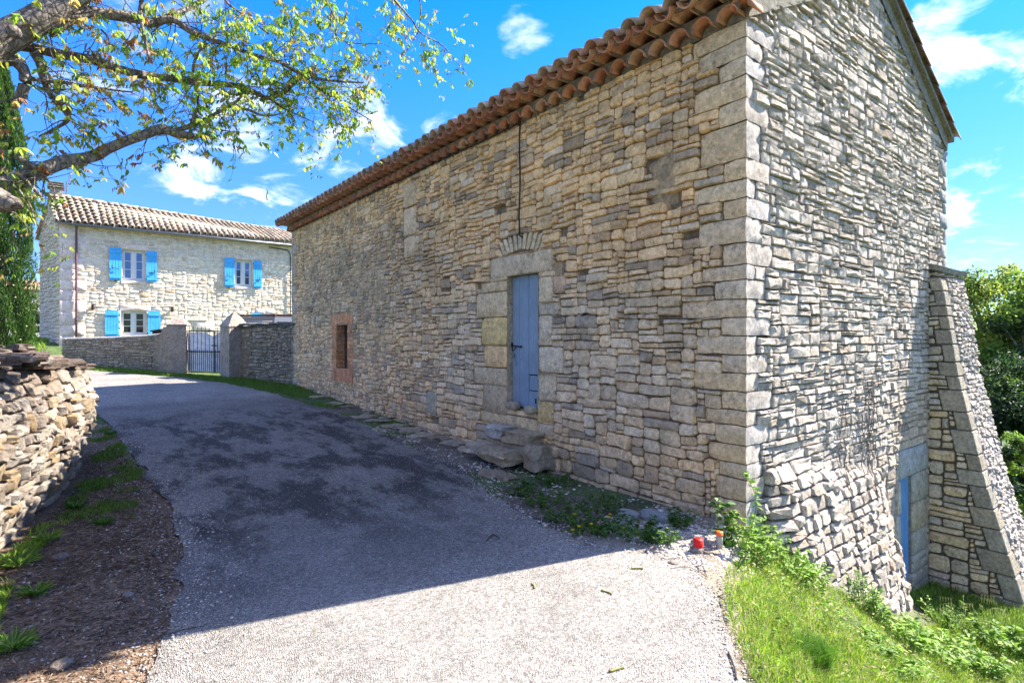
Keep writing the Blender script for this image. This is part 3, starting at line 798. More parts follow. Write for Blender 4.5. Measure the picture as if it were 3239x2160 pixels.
# big edge blocks of the shaded face
z = -2.45; k = 0; edge = []
while z < 2.3:
    t = (z + 2.5) / 5; h = rng.uniform(.20, .42) * (1 - .45 * t) + .02; L = min(bproj(z + h) * .95, ((.38, .22)[k % 2]) * (1 - .55 * t) * rng.uniform(.85, 1.1)); edge.append((z, min(z + h, 2.5), L)); z += h; k += 1
nab, nbb = int(1.26 / .02), int((2.56 + 2.5) / .02); Bb = np.zeros((nbb, nab), dtype=bool)
for j in range(nbb):
    zz = -2.5 + (j + .5) * .02; pj = bproj(zz); L = 0
    for (z0, z1, l_) in edge:
        if z0 <= zz < z1: L = l_
    Bb[j, max(1, int((pj - L) / .02)):] = True
for (i, j, w, h) in pack(nab, nbb, Bb, lambda i, j: (8, 26, 5, 12) if j < 150 else (6, 14, 4, 8), rng):
    a0, a1, b0, b1 = i * .02, (i + w) * .02, -2.5 + j * .02, -2.5 + (j + h) * .02
    if a1 - a0 < .035 or b1 - b0 < .035: continue
    wp = lambda a, b: (a + .02 * nz(a, b, 3, 4), b + .03 * nz(a, b, 8, 2.5))
    c = (.80, .61, .36) if rng.random() < .6 else (.66, .54, .38)
    if b1 > .6: c = lerp3(c, (.58, .50, .39), .6)
    st.add(stone_geo(a0, a1, b0, b1, map_bl, rng, rng.uniform(.03, .05), .011, wp, .3, .05), vary(c, rng, .1), M['stone_long'], buttress)
for (z0, z1, L) in edge:
    zc = (z0 + z1) / 2; b = MB(); g = .007
    # solid block following the battered edge
    q0, q1 = bproj(z0 + g), bproj(z1 - g); pr = .03; d = min(.5, .22 + rng.random() * .2)
    V = []
    for (zz, q) in ((z0 + g, q0), (z1 - g, q1)):
        for (xx, yy) in ((BX0 - pr + .02, CY - q + L), (BX0 - pr + .02, CY - q - .012), (BX0 + d, CY - q - .012), (BX0 + d, CY - q + L)): V.append(Vector((xx, yy, zz)))
    b.add(V, [(0, 1, 2, 3)[::-1], (4, 5, 6, 7), (0, 4, 5, 1)[::-1], (1, 5, 6, 2)[::-1], (2, 6, 7, 3)[::-1], (3, 7, 4, 0)[::-1]], vary((.66, .56, .42), rng, .14))
    o = b.build('edge_block', M['stone_dry'], buttress)
    bv = o.modifiers.new('bevel', 'BEVEL'); bv.width = .012; bv.segments = 1
nab, nbb = int(1.23 / .03), int((2.6 + 2.5) / .02); Bb = np.zeros((nbb, nab), dtype=bool)
for (z0, z1, L) in edge: block_rect(Bb, .03, .02, 0, .24, z0 + 2.5, z1 + 2.5)
for (i, j, w, h) in pack(nab, nbb, Bb, lambda i, j: (3, 8, 3, 6), rng):
    a0, a1, b0, b1 = i * .03 + .02, (i + w) * .03 + .02, -2.5 + j * .02, -2.5 + (j + h) * .02
    wp = lambda a, b: (a + .02 * nz(a, b, 3, 4) * (1 if .1 < a < .85 else 0), b + .02 * nz(a, b, 8, 2.5))
    st.add(stone_geo(a0, a1, b0, b1, map_bf, rng, rng.uniform(.03, .055), .006, wp, .3, .15), vary((.76, .66, .56), rng, .1), M['stone_gable'], buttress)
b = MB(); b.box(((BX0 + BX1) / 2, CY - .05, 2.66), (BX1 - BX0 + .05, .32, .08), (.5, .46, .38), ax=(Vector((1, 0, 0)), Vector((0, .93, .36)), Vector((0, -.36, .93)))); b.build('cap_stone', M['stone_render'], buttress)
st.build(300)

# ------------------------------------------------------------------ barn back, far end, roof
b = MB(); c = (.40, .36, .28)
V = [Vector((WX + .3, FY, -.5)), Vector((GX, FY, -.5)), Vector((GX, FY, roof_z(GX))), Vector((XM, FY, roof_z(XM))), Vector((WX, FY, roof_z(WX))), Vector((WX, FY, -.5)),
     Vector((GX, CY, -2.5)), Vector((GX, CY, roof_z(GX))), Vector((GX, FY, -2.5))]
b.add(V, [(5, 1, 2, 3, 4), (6, 8, 2, 7)], c); b.build('rear_wall', M['stone_dry'], barn)
def slab(mb, p0, p1, p2, p3, th, col):
    n = (p1 - p0).cross(p3 - p0).normalized(); V = [p0, p1, p2, p3] + [p - n * th for p in (p0, p1, p2, p3)]
    mb.add(V, [(0, 1, 2, 3), (7, 6, 5, 4), (0, 4, 5, 1), (1, 5, 6, 2), (2, 6, 7, 3), (3, 7, 4, 0)], col)
OV = .42; VO = .10
ZRf = ZE + .26      # roof surface at the wall line
rz = lambda x: ZRf + (min(x - WX, GX - x)) * RS
b = MB()
y0, y1 = CY - VO + .04, FY + .1
slab(b, Vector((WX - .28, y0, rz(WX - .28))), Vector((XM, y0, rz(XM))), Vector((XM, y1, rz(XM))), Vector((WX - .28, y1, rz(WX - .28))), -.03, (.34, .29, .23))
slab(b, Vector((XM, y0, rz(XM))), Vector((GX + .25, y0, rz(GX + .25))), Vector((GX + .25, y1, rz(GX + .25))), Vector((XM, y1, rz(XM))), -.03, (.34, .29, .23))
# mortar bed between wall head and tiles
V = []
for yy in (CY - .035, FY + .05):
    for (x, z) in ((WX + .01, ZEAVE), (XM, roof_z(XM) - .05), (GX - .01, roof_z(GX) - .05), (GX + .02, rz(GX) - .02), (XM, rz(XM) - .02), (WX + .01, rz(WX) - .02)): V.append(Vector((x, yy, z)))
b.add(V, [(0, 1, 4, 5), (1, 2, 3, 4), (6, 11, 10, 7), (7, 10, 9, 8), (0, 5, 11, 6), (2, 8, 9, 3)], (.40, .35, .27))
roof = b.build('roof', M['mortar'], barn)
def tcol(rg, top=False):
    c = rg.choice([(.46, .19, .10), (.50, .22, .12), (.42, .17, .10), (.52, .27, .16), (.38, .17, .11)])
    if top: c = rg.choice([(.42, .30, .22), (.36, .27, .21), (.46, .31, .22), (.33, .28, .23), (.48, .36, .27), (.44, .24, .16)])
    return vary(c, rg, .12)
def tile_geo(o, ax, up, r0, r1, L, n=7, th=.013, convex=True, ang=1.0):
    """half-pipe tile from o along ax; up is the convex side"""
    ax = Vector(ax).normalized(); up = Vector(up); up = (up - ax * up.dot(ax)).normalized(); sd = ax.cross(up); V = []
    for (d, r) in ((0, r0), (L, r1)):
        for rr in (r, r - th):
            for k in range(n + 1):
                t = math.pi * (.5 - ang / 2 + ang * k / n); h = rr * math.sin(t) * (1 if convex else -1)
                V.append(Vector(o) + ax * d + sd * (rr * math.cos(t)) + up * h)
    m = n + 1; fs = []
    for k in range(n):
        fs += [(k, k + 1, 2 * m + k + 1, 2 * m + k), (m + k, 3 * m + k, 3 * m + k + 1, m + k + 1), (k, m + k, m + k + 1, k + 1), (2 * m + k, 2 * m + k + 1, 3 * m + k + 1, 3 * m + k)]
    fs += [(0, 2 * m, 3 * m, m), (n, m + n, 3 * m + n, 2 * m + n)]
    return V, fs
# genoise: two corbelled rows of half-round tiles bedded in mortar
pit = .262; ncol = int((LONG + .1) / pit)
def corbel(zb, outp, off, r):
    mbm = MB(); n = 8; prof = []; y = CY - .02
    cy = CY + off
    prof.append((CY - .02, zb))
    cs = []
    k = 0
    while cy + r < FY + .05:
        cs.append(cy)
        prof.append((cy - r, zb))
        for q in range(n + 1):
            t = math.pi * (1 - q / n); prof.append((cy + r * math.cos(t), zb + .004 + r * math.sin(t) * .92))
        prof.append((cy + r, zb)); cy += pit
    prof.append((FY + .05, zb))
    ztop = zb + r + .035; V = []; fs = []
    x0, x1 = WX + .02, WX - outp + .025
    for (yy, zz) in prof: V += [Vector((x0, yy, zz)), Vector((x1, yy, zz)), Vector((x1, yy, ztop)), Vector((x0, yy, ztop))]
    for i in range(len(prof) - 1):
        a, c_ = 4 * i, 4 * (i + 1)
        for q in range(3): fs.append((a + q, a + q + 1, c_ + q + 1, c_ + q))
    mbm.add(V, fs, (.33, .275, .21)); m = mbm.build('eave_mortar', M['mortar'], roof)
    for cy in cs:
        t = MB(); dz = rng.uniform(-.004, .004)
        t.add(*tile_geo((WX - outp - rng.uniform(0, .02), cy + rng.uniform(-.006, .006), zb - .002 + dz), (1, 0, .02), (0, 0, 1), r + .002, r - .004, outp + .03, 8, .012), tcol(rng)); t.build('eave_tile', M['terracotta'], roof, True)
corbel(ZEAVE + .004, .15, .10, .108)
corbel(ZEAVE + .150, .28, .10 + pit / 2, .108)
# roof tiles
RA = Vector((1, 0, RS)).normalized(); RU = Vector((-RS, 0, 1)).normalized()
first = Stones(); covers = MB(); chan = MB()
nrow = 9; Lt = .44; ex = .385
for k in range(ncol + 1):
    cy = CY - .01 + k * pit
    for q in range(nrow):
        x = WX - OV + .0 + q * ex; zb = rz(x) + .035
        o = Vector((x + rng.uniform(-.012, .012), cy + rng.uniform(-.008, .008), zb + rng.uniform(0, .006)))
        ar = RA.copy(); ar.z -= .03; ar.normalize()
        g = tile_geo(o + Vector((0, 0, .035)), ar, RU, .105, .090, Lt, 7, .014)
        if q == 0: t = MB(); t.add(*g, tcol(rng, True)); t.build('roof_tile', M['terracotta'], roof, True)
        else: covers.add(*g, tcol(rng, True))
        o2 = o + Vector((0, pit / 2, .055))
        g = tile_geo(o2 + Vector((.02, 0, .0)), ar, RU, .098, .110, Lt, 5, .014, False)
        if q == 0: t = MB(); t.add(*g, tcol(rng)); t.build('roof_tile', M['terracotta'], roof, True)
        else: chan.add(*g, tcol(rng, True))
        if k % 5 == 0 or q > 6 or k < 2:
            pass
RA2 = Vector((-1, 0, RS)).normalized(); RU2 = Vector((RS, 0, 1)).normalized()
for k in range(3):   # verge rows of the far slope, seen edge-on above the gable
    for q in range(nrow):
        x = GX + .30 - q * ex; cy = CY - .04 + k * pit
        g = tile_geo(Vector((x, cy, rz(x) + .05)), RA2, RU2, .105, .09, Lt, 6, .014)
        if k == 0: t = MB(); t.add(*g, tcol(rng, True)); t.build('verge_tile', M['terracotta'], roof, True)
        else: covers.add(*g, tcol(rng, True))
o = covers.build('roof_covers', M['terracotta'], roof, True); o['kind'] = 'stuff'
o = chan.build('roof_channels', M['terracotta'], roof, True); o['kind'] = 'stuff'
b = MB()
for q in range(11):     # sloping stone ledge under the verge
    x = GX + .1 - q * .3; 
    b.box((x - .14, CY - .03, rz(x - .14) - .07), (.33, .13, .06), vary((.42, .38, .30), rng, .08), ax=(RA2, Vector((0, 1, 0)), RU2))
b.build('verge_ledge', M['stone_render'], roof)
b = MB(); b.add(*tile_geo((WX - .16, CY - .025, ZEAVE + .03), (1, 0, .05), (0, -.2, 1), .10, .10, .26, 8, .014), (.5, .2, .1)); b.build('eave_tile', M['terracotta'], roof, True)

# ------------------------------------------------------------------ doors, window, steps, cable
def put_door():
    X = WX + .085; par = MB(); aw = dA1 - dA0
    par.box((X + .05, CY + (dA0 + dA1) / 2, (dZ0 + dZ1) / 2), (.03, aw + .02, dZ1 - dZ0 + .02), (.02, .02, .02)); door = par.build('door', M['inside_dark'], barn)
    y0 = CY + dA0 + .005; y1 = CY + dA1 - .01
    def plank(ya, yb, za, zb_, dx=0, rot=0):
        p = MB(); p.box((X + dx, (ya + yb) / 2, (za + zb_) / 2), (.028, yb - ya, zb_ - za)); o = p.build('plank', M['door_blue'], door)
        bv = o.modifiers.new('bevel', 'BEVEL'); bv.width = .004; bv.segments = 2; return o
    s1 = y0 + (y1 - y0) * .44
    plank(s1 + .006, y1 - (y1 - s1) * .45, dZ0 + .03, dZ1 - .005); plank(y1 - (y1 - s1) * .45 + .007, y1, dZ0 + .05, dZ1 - .01, .002)
    plank(y0, s1 - .004, dZ0 + .50, dZ1 - .01, -.003); plank(y0, s1 - .006, dZ0 + .28, dZ0 + .485, .002); plank(y0 + .01, s1 - .004, dZ0 + .02, dZ0 + .268, -.004)
    h = MB(); zl = c2(450, 580).z; yl = y1 - .02
    h.tube([(X - .03, yl + .06, zl + .01), (X - .035, yl - .19, zl)], .010, 8); h.tube([(X - .035, yl - .19, zl), (X - .035, yl - .215, zl + .015), (X - .035, yl - .20, zl - .02)], .009, 6)
    h.tube([(X - .03, yl + .0, zl), (X - .04, yl - .01, zl - .07), (X - .04, yl - .05, zl - .05), (X - .035, yl - .09, zl - .01)], .007, 6)
    h.box((X - .02, yl + .03, zl + .02), (.02, .05, .06)); h.build('bolt', M['iron'], door)
    h = MB(); h.box((X - .03, yl - .02, zl - .135), (.02, .04, .045)); h.tube([(X - .03, yl - .035, zl - .115), (X - .03, yl - .033, zl - .085), (X - .03, yl - .007, zl - .085), (X - .03, yl - .005, zl - .115)], .004, 6); h.build('padlock', M['zinc'], door)
    h = MB()
    for k in range(7): h.tube([(X - .026, yl - .075 + .006 * math.sin(k * 2), zl - .10 - k * .025), (X - .030, yl - .080 + .006 * math.cos(k * 2), zl - .125 - k * .025)], .005, 5)
    h.build('chain', M['zinc'], door)
    for yy, zz in ((y0 + .03, dZ0 + .12), (y0 + .14, dZ0 + .14)):
        h = MB(); h.box((X - .02, yy, zz), (.012, .022, .07)); h.build('hinge', M['iron'], door)
put_door()
def put_low_door():
    y = CY + .045; b = MB(); b.box(((gd0 + gd1) / 2, y + .05, (gz0 + gz1) / 2), (gd1 - gd0, .02, gz1 - gz0 + .05)); d = b.build('lower_door', M['inside_dark'], barn)
    d['label'] = 'pale blue plank door at the foot of the gable'
    n = 3; w = (gd1 - gd0) / n
    for k in range(n):
        p = MB(); p.box((gd0 + (k + .5) * w, y, (gz0 + gz1) / 2), (w - .006, .03, gz1 - gz0)); p.build('plank', M['old_blue'], d)
put_low_door()
def put_window():
    X = WX; b = MB()
    ym, hw = CY + (oA0 + oA1) / 2, (oA1 - oA0) / 2
    b.box((X + .2, ym, (oZ0 + oZ1) / 2 + .02), (.02, 2 * hw + .02, oZ1 - oZ0 + .1)); win = b.build('slit_window', M['board_brown'], barn)
    win['label'] = 'narrow window slit with a brick surround'
    nb_ = 11; bh = (oZ1 - oZ0) / nb_; bc = (.66, .31, .14)
    for side, (a0, a1) in enumerate(((wA0, oA0), (oA1, wA1))):
        for k in range(nb_):
            z0 = oZ0 + k * bh; wid = (a1 - a0)
            segs = [(a0, a1)] if k % 2 == side else [(a0, a0 + wid * .52), (a0 + wid * .52, a1)]
            for (p, q) in segs:
                m = MB(); m.box((X + .10, CY + (p + q) / 2, z0 + bh / 2), (.23, q - p - .008, bh - .010), vary(bc, rng, .22, .08)); o = m.build('brick', M['brick'], win)
    n = 8; w = (wA1 - wA0) / n
    for k in range(n):
        z1 = wZ1 - .05 * abs(k - 3.5) / 3.5; c = CY + wA0 + (k + .5) * w
        zl = oZ1 + .045 * max(0, 1 - ((c - ym) / (hw * 1.05)) ** 2)
        m = MB(); m.box((X + .10, c, (zl + z1) / 2), (.235, w - .008, z1 - zl), vary(bc, rng, .2, .08)); m.build('brick', M['brick'], win)
        m = MB(); m.box((X + .09, c, (wZ0 + oZ0) / 2 - .004), (.235, w - .008, oZ0 - wZ0 - .012), vary((.62, .26, .12), rng, .2, .08)); m.build('brick', M['brick'], win)
    m = MB(); m.box((X + .14, CY + (wA0 + wA1) / 2, (wZ0 + oZ0) / 2), (.26, wA1 - wA0, oZ0 - wZ0 - .03), (.33, .25, .18))
    m.box((X + .14, CY + (wA0 + wA1) / 2, (wZ1 + oZ1) / 2 + .03), (.26, wA1 - wA0, wZ1 - oZ1 - .09), (.33, .25, .18))
    for (a0, a1) in ((wA0, oA0), (oA1, wA1)): m.box((X + .14, CY + (a0 + a1) / 2, (oZ0 + oZ1) / 2), (.26, a1 - a0 - .012, oZ1 - oZ0), (.33, .25, .18))
    m.build('joint_mortar', M['mortar'], win)
put_window()

def rock_geo(c, s, rg, rotz=0, seed=0, sub=2, flat=.25, amp=.22, boxy=.55):
    """rounded boulder/slab: displaced icosphere squashed towards a box"""
    bm = bmesh.new(); bmesh.ops.create_icosphere(bm, subdivisions=sub, radius=1)
    V = []; cz, sz = math.cos(rotz), math.sin(rotz); idx = {}
    for i, v in enumerate(bm.verts):
        p = v.co.copy(); m = max(abs(p.x), abs(p.y), abs(p.z)); q = p / m; p = p.lerp(q, boxy)
        n = 1 + amp * nz(p.x + seed * 3.1, p.y + seed * 1.7, p.z + seed, 1.4) + amp * .35 * nz(p.x + seed, p.y, p.z, 4)
        p = Vector((p.x * s[0] * n, p.y * s[1] * n, p.z * s[2] * (1 + (n - 1) * flat * 2))) * .5 * 1.15
        V.append(Vector((c[0] + p.x * cz - p.y * sz, c[1] + p.x * sz + p.y * cz, c[2] + p.z))); idx[v.index] = i
    fs = [tuple(v.index for v in f.verts) for f in bm.faces]; bm.free()
    return V, fs
def block_geo(c, s, rg, rotz=0, seed=0, amp=.10, cuts=2):
    bm = bmesh.new(); bmesh.ops.create_cube(bm, size=1); bmesh.ops.subdivide_edges(bm, edges=bm.edges[:], cuts=cuts, use_grid_fill=True)
    V = []; cz, sz = math.cos(rotz), math.sin(rotz)
    for v in bm.verts:
        p = v.co.copy(); m_ = sorted([abs(p.x), abs(p.y), abs(p.z)])
        if m_[1] > .49: p *= .965
        if m_[0] > .49: p *= .95
        q = p * 2
        d = Vector((nz(q.x + seed, q.y, q.z, 1.1), nz(q.x, q.y + seed * 2, q.z, 1.1), nz(q.x, q.y, q.z + seed, 1.1))) * amp + Vector((nz(q.x + seed, q.y, q.z, 3), nz(q.x, q.y + seed, q.z, 3), nz(q.x, q.y, q.z + seed, 3))) * amp * .4
        p = Vector(((p.x + d.x) * s[0], (p.y + d.y) * s[1], (p.z + d.z * .9) * s[2])); V.append(Vector((c[0] + p.x * cz - p.y * sz, c[1] + p.x * sz + p.y * cz, c[2] + p.z)))
    bm.verts.index_update(); fs = [tuple(v.index for v in f.verts) for f in bm.faces]; bm.free(); return V, fs
def rock(name, c, s, col, mat, parent=None, rotz=0, seed=0, sub=2, **k):
    b = MB(); b.add(*rock_geo(c, s, rng, rotz, seed, sub, **k), col); return b.build(name, mat, parent, True, org=None if parent else c)
# door steps: two tiers of old blocks
ys = CY + (dA0 + dA1) / 2
for i, (cx, cy, cz, sx, sy, sz, rot, c) in enumerate([
        (WX - .16, ys - .22, .25, .32, .50, .16, .05, (.72, .55, .34)), (WX - .15, ys + .28, .27, .30, .42, .16, -.05, (.78, .70, .58)),
        (WX - .40, ys - .02, .02, .34, .60, .17, -.04, (.70, .54, .34)), (WX - .38, ys + .48, .04, .32, .38, .15, .12, (.78, .64, .46)), (WX - .16, ys - .50, .04, .30, .34, .30, .0, (.62, .48, .32)),
        (WX - .10, ys - .0, .08, .34, 1.1, .2, 0, (.55, .42, .27))]):
    b = MB(); b.add(*block_geo((cx, cy, cz), (sx, sy, sz), rng, rot, i + 3, .16, 4), c); b.build('step_stone', M['stone_dry'], barn, 40)
rock('loose_stone', (WX - .05, CY + dA1 - .17, dZ0 + .05), (.12, .20, .11), (.70, .54, .36), M['stone_dry'], None, .2, 41); o = bpy.context.view_layer.objects; 
def last(name): return [x for x in COL.objects if x.name.startswith(name)][-1]
tag(last('loose_stone'), 'small grey stone on the left end of the blue door sill', 'stone', 'loose stones on the door sill')
rock('loose_stone', (WX - .05, CY + dA0 + .13, dZ0 + .03), (.11, .19, .10), (.80, .66, .44), M['stone_dry'], None, -.1, 42)
tag(last('loose_stone'), 'small pale stone on the right end of the blue door sill', 'stone', 'loose stones on the door sill')
# cable down the wall and along the eave
cb = MB(); p0 = on_x(1646, 385, WX - .05); p1 = on_x(1645, 745, WX - .05)
pts = [Vector((WX - .05 - .01 * math.sin(t * 3), p0.y + (p1.y - p0.y) * t + .012 * math.sin(t * 9), p0.z + (p1.z - p0.z) * t)) for t in np.linspace(0, 1, 14)]
pts += [pts[-1] + Vector((.04, -.02, -.03))]
cb.tube(pts, .011, 6); run = [Vector((WX - .055, p0.y + t, ZEAVE - .012 - .012 * math.sin(t * 2.2))) for t in np.linspace(0, 5.6, 24)]
cb.tube([pts[0]] + run, .010, 6); cb.build('cable', M['rubber_black'], barn, True)
hk = MB(); q = on_x(1855, 995, WX - .03); hk.tube([q, q + Vector((-.05, -.0, .01)), q + Vector((-.06, -.10, .012)), q + Vector((-.06, .02, -.02))], .008, 6); hk.build('iron_hook', M['iron'], barn)
# ================================================================== FARMHOUSE
HY = 28.3; HX0 = on_y(188, 900, HY).x; HX1 = 9.6; HZ0 = .9; HZE = 6.08
house = thing('farmhouse', 'pale limestone farmhouse with bright blue shutters behind the low wall', 'house', (HX0, HY, HZ0))
SD = Vector((-.75, 5.18, 0)); SL = SD.length; SDn = SD.normalized(); SN = Vector((-SDn.y, SDn.x, 0))
def c6(x, y): return on_y(100 + x / 2.767, 580 + y / 2.767, HY)
def map_h(a, b, p): return Vector((HX0 + a, HY - p, b))
def map_hs(a, b, p): q = Vector((HX0, HY, b)) + SDn * a + SN * p; return q
HR = 7.36; ridge_d = 2.62
hst = Stones()
CA2, CB2 = .06, .04; HWd = HX1 - HX0; nah, nbh = int(HWd / CA2), int((HZE - HZ0) / CB2); Bh = np.zeros((nbh, nah), dtype=bool)
def blh(a0, a1, z0, z1): block_rect(Bh, CA2, CB2, a0, a1, z0 - HZ0, z1 - HZ0)
wins = []   # opening rectangles (x0,x1,z0,z1), shutters
def wrect(x0, x1, y0, y1):
    xm = (x0 + x1) / 2; return (c6(x0, 900).x, c6(x1, 900).x, c6(xm, y1).z, c6(xm, y0).z)
ops = [wrect(795, 995, 585, 855), wrect(1780, 1930, 672, 905), wrect(783, 1005, 1118, 1330)]
lint = [wrect(770, 1022, 535, 583), wrect(1772, 1950, 640, 670), wrect(765, 1045, 1066, 1116)]
sill = [wrect(780, 1010, 857, 882), wrect(1768, 1940, 907, 935), None]
shut = [[wrect(678, 790, 565, 850), wrect(1003, 1097, 597, 868)], [wrect(1686, 1775, 655, 910), wrect(1938, 2013, 680, 922)], [wrect(640, 765, 1110, 1340), wrect(1017, 1128, 1117, 1340)]]
holes = []
hbig = []
for k in range(3):
    r_ = ops[k]; holes.append((r_[0] - HX0, r_[1] - HX0, r_[2], r_[3])); blh(r_[0] - HX0 - .14, r_[1] - HX0 + .16, r_[2], r_[3])
    jw = .13; nj = 4
    for q in range(nj):
        za, zb = r_[2] + (r_[3] - r_[2]) * q / nj, r_[2] + (r_[3] - r_[2]) * (q + 1) / nj
        hbig += [(r_[0] - jw, r_[0], za, zb), (r_[1], r_[1] + jw + .02, za, zb)]
    for e in (lint[k], sill[k]):
        if e: hbig.append((e[0], e[1], e[2], e[3])); blh(e[0] - HX0, e[1] - HX0, e[2], e[3])
# corner blocks of the facade
zq = HZ0; k = 0
while zq < HZE - .2:
    h = rng.uniform(.30, .52); L = (.85, .55)[k % 2] * rng.uniform(.9, 1.1); z1 = min(zq + h, HZE); hbig.append((HX0, HX0 + L, zq, z1)); blh(0, L, zq, z1); zq = z1; k += 1
ped = wrect(1365, 1540, 1150, 1200); blh(ped[0] - HX0, ped[1] - HX0, ped[2], ped[3]); dl = wrect(1405, 1600, 1205, 1290); blh(dl[0] - HX0, dl[1] - HX0, dl[2], dl[3]); hbig.append(dl)
rl = wrect(1960, 2130, 1100, 1140); hbig.append((rl[0], (rl[0] + rl[1]) / 2, rl[2], rl[3])); hbig.append(((rl[0] + rl[1]) / 2, rl[1], rl[2], rl[3])); blh(rl[0] - HX0, rl[1] - HX0, rl[2], rl[3])
hm = MB()
backing(hm, map_h, list(np.linspace(0, HWd, 30)) + [h[0] for h in holes] + [h[1] for h in holes], list(np.linspace(HZ0, HZE + .13, 16)) + [h[2] for h in holes] + [h[3] for h in holes], holes,
        lambda a, b: .0, lambda a, b: (.88, .71, .52))
for h in holes: reveal(hm, h[0], h[1], h[2], h[3], map_h, .3, (.60, .54, .45))
facade = hm.build('facade', M['stone_house'], house)
wph = lambda a, b: (a + (.05 * nz(a, b, 61, 1.6) + .02 * nz(a, b, 62, 5)) * fin(min(a, HWd - a), .1, 1), b + .05 * nz(a, b, 63, 1.2) * fin((HZE - b) * 2, .0, 1))
for (i, j, w, h) in pack(nah, nbh, Bh, lambda i, j: (3, 9, 2, 5) if j > 40 else (4, 12, 3, 7), rng):
    a0, a1, b0, b1 = i * CA2, (i + w) * CA2, HZ0 + j * CB2, HZ0 + (j + h) * CB2
    c = (.88, .715, .52)
    if rng.random() < .13: c = (.76, .55, .36)
    if rng.random() < .2: c = (.88, .76, .58)
    if b0 > 5.0: c = lerp3(c, (.60, .50, .39), .5)
    hst.add(stone_geo(a0, a1, b0, b1, map_h, rng, rng.uniform(.006, .028), .012, wph, .3, .15, (.15, .35)), vary(c, rng, .10), M['stone_house'], facade)
for (x0, x1, z0, z1) in hbig:
    b = MB(); b.add(*stone_geo(x0 - HX0, x1 - HX0, z0, z1, map_h, rng, .035, .004, None, .1, .02, (.02, .05)), vary((.84, .67, .54), rng, .05)); b.build('dressed_block', M['stone_house'], facade, True)
b = MB(); pm = (ped[0] + ped[1]) / 2
V = [Vector((ped[0], HY - y, ped[2])) for y in (0, .06)] + [Vector((ped[1], HY - y, ped[2])) for y in (0, .06)] + [Vector((pm, HY - y, ped[3])) for y in (0, .06)]
b.add(V, [(1, 3, 5), (0, 1, 5, 4), (2, 4, 5, 3), (0, 2, 3, 1)], (.70, .62, .50)); b.build('gable_stone', M['stone_house'], facade)
# side wall
sm = MB(); roof_side = lambda a: HZE + .02 + (HR - HZE) * (1 - abs(a - ridge_d) / ridge_d)
V = [map_hs(a, z, 0) for a, z in ((0, HZ0), (SL, HZ0), (SL, HZE), (ridge_d, HR), (0, HZE))]
P0, P1 = Vector((HX1, HY, HZ0)), Vector((HX1, HY + SD.y, HZ0))
sm.add(V, [(0, 1, 2, 3, 4)[::-1], (1, 6, 7, 2), (5, 6, 7, 8, 9)][:1], (.52, .47, .39)); side_wall = sm.build('side_wall', M['stone_house'], house)
nas, nbs = int(SL / CA2), int((HR - HZ0) / CB2); Bs = np.zeros((nbs, nas), dtype=bool)
for i in range(nas): Bs[max(0, int((roof_side((i + .5) * CA2) - HZ0) / CB2)):, i] = True
for (i, j, w, h) in pack(nas, nbs, Bs, lambda i, j: (4, 12, 3, 6), rng):
    a0, a1, b0, b1 = i * CA2, (i + w) * CA2, HZ0 + j * CB2, HZ0 + (j + h) * CB2
    hst.add(stone_geo(a0, a1, b0, b1, map_hs, rng, rng.uniform(.015, .05), .014, None, .6, .2, (.15, .35)), vary((.70, .55, .43), rng, .12), M['stone_house'], side_wall)
hst.build(300)
# windows
def make_window(k, panes, rows, gl):
    x0, x1, z0, z1 = ops[k]; y = HY + .16; w = x1 - x0
    fr = MB(); t = .055
    def fb(xa, xb, za, zb, yy=y, d=.06): fr.box(((xa + xb) / 2, yy, (za + zb) / 2), (xb - xa, d, zb - za))
    fb(x0, x0 + t, z0, z1); fb(x1 - t, x1, z0, z1); fb(x0 + t, x1 - t, z1 - t, z1); fb(x0 + t, x1 - t, z0, z0 + t * 1.2)
    xm = (x0 + x1) / 2; fb(xm - .055, xm + .055, z0 + t, z1 - t, y - .012, .08)
    win = fr.build('window', M['white_frame'], house)
    for (a, b_) in ((x0 + t, xm - .055), (xm + .055, x1 - t)):
        s_ = MB(); 
        for (xa, xb, za, zb) in ((a, a + .045, z0 + .06, z1 - t), (b_ - .045, b_, z0 + .06, z1 - t), (a + .045, b_ - .045, z1 - t - .05, z1 - t), (a + .045, b_ - .045, z0 + .06, z0 + .13)):
            s_.box(((xa + xb) / 2, y - .006, (za + zb) / 2), (xb - xa, .055, zb - za))
        za, zb = z0 + .13, z1 - t - .05
        for q in range(1, rows): 
            zz = za + (zb - za) * q / rows; s_.box(((a + b_) / 2, y - .006, zz), (b_ - a - .09, .04, .025))
        s_.build('sash', M['white_frame'], win)
        for q in range(rows):
            p_ = MB(); z_a, z_b = za + (zb - za) * q / rows, za + (zb - za) * (q + 1) / rows
            p_.box(((a + b_) / 2, y + .012, (z_a + z_b) / 2), (b_ - a - .08, .008, z_b - z_a)); p_.build('pane', M[gl], win)
    return win
for k, (rows, gl) in enumerate(((3, 'glass'), (3, 'glass'), (3, 'glass_dark'))): 
    w_ = make_window(k, 2, rows, gl)
    b = MB(); b.box(((ops[k][0] + ops[k][1]) / 2, HY + .4, (ops[k][2] + ops[k][3]) / 2), (ops[k][1] - ops[k][0] + .3, .02, ops[k][3] - ops[k][2] + .3)); b.build('room_shade', M['inside_dark'], w_)
x0, x1, z0, z1 = ops[2]; b = MB(); n = 14
V = []
for i in range(n + 1):
    xx = x0 + .10 + (.36) * i / n; yy = HY + .30 + .02 * math.sin(i * 1.9)
    V += [Vector((xx, yy, z0)), Vector((xx, yy, z1))]
b.add(V, [(2 * i, 2 * i + 2, 2 * i + 3, 2 * i + 1) for i in range(n)]); 
b.build('curtain', M['curtain'], [c for c in house.children if c.name.startswith('window')][-1], True)
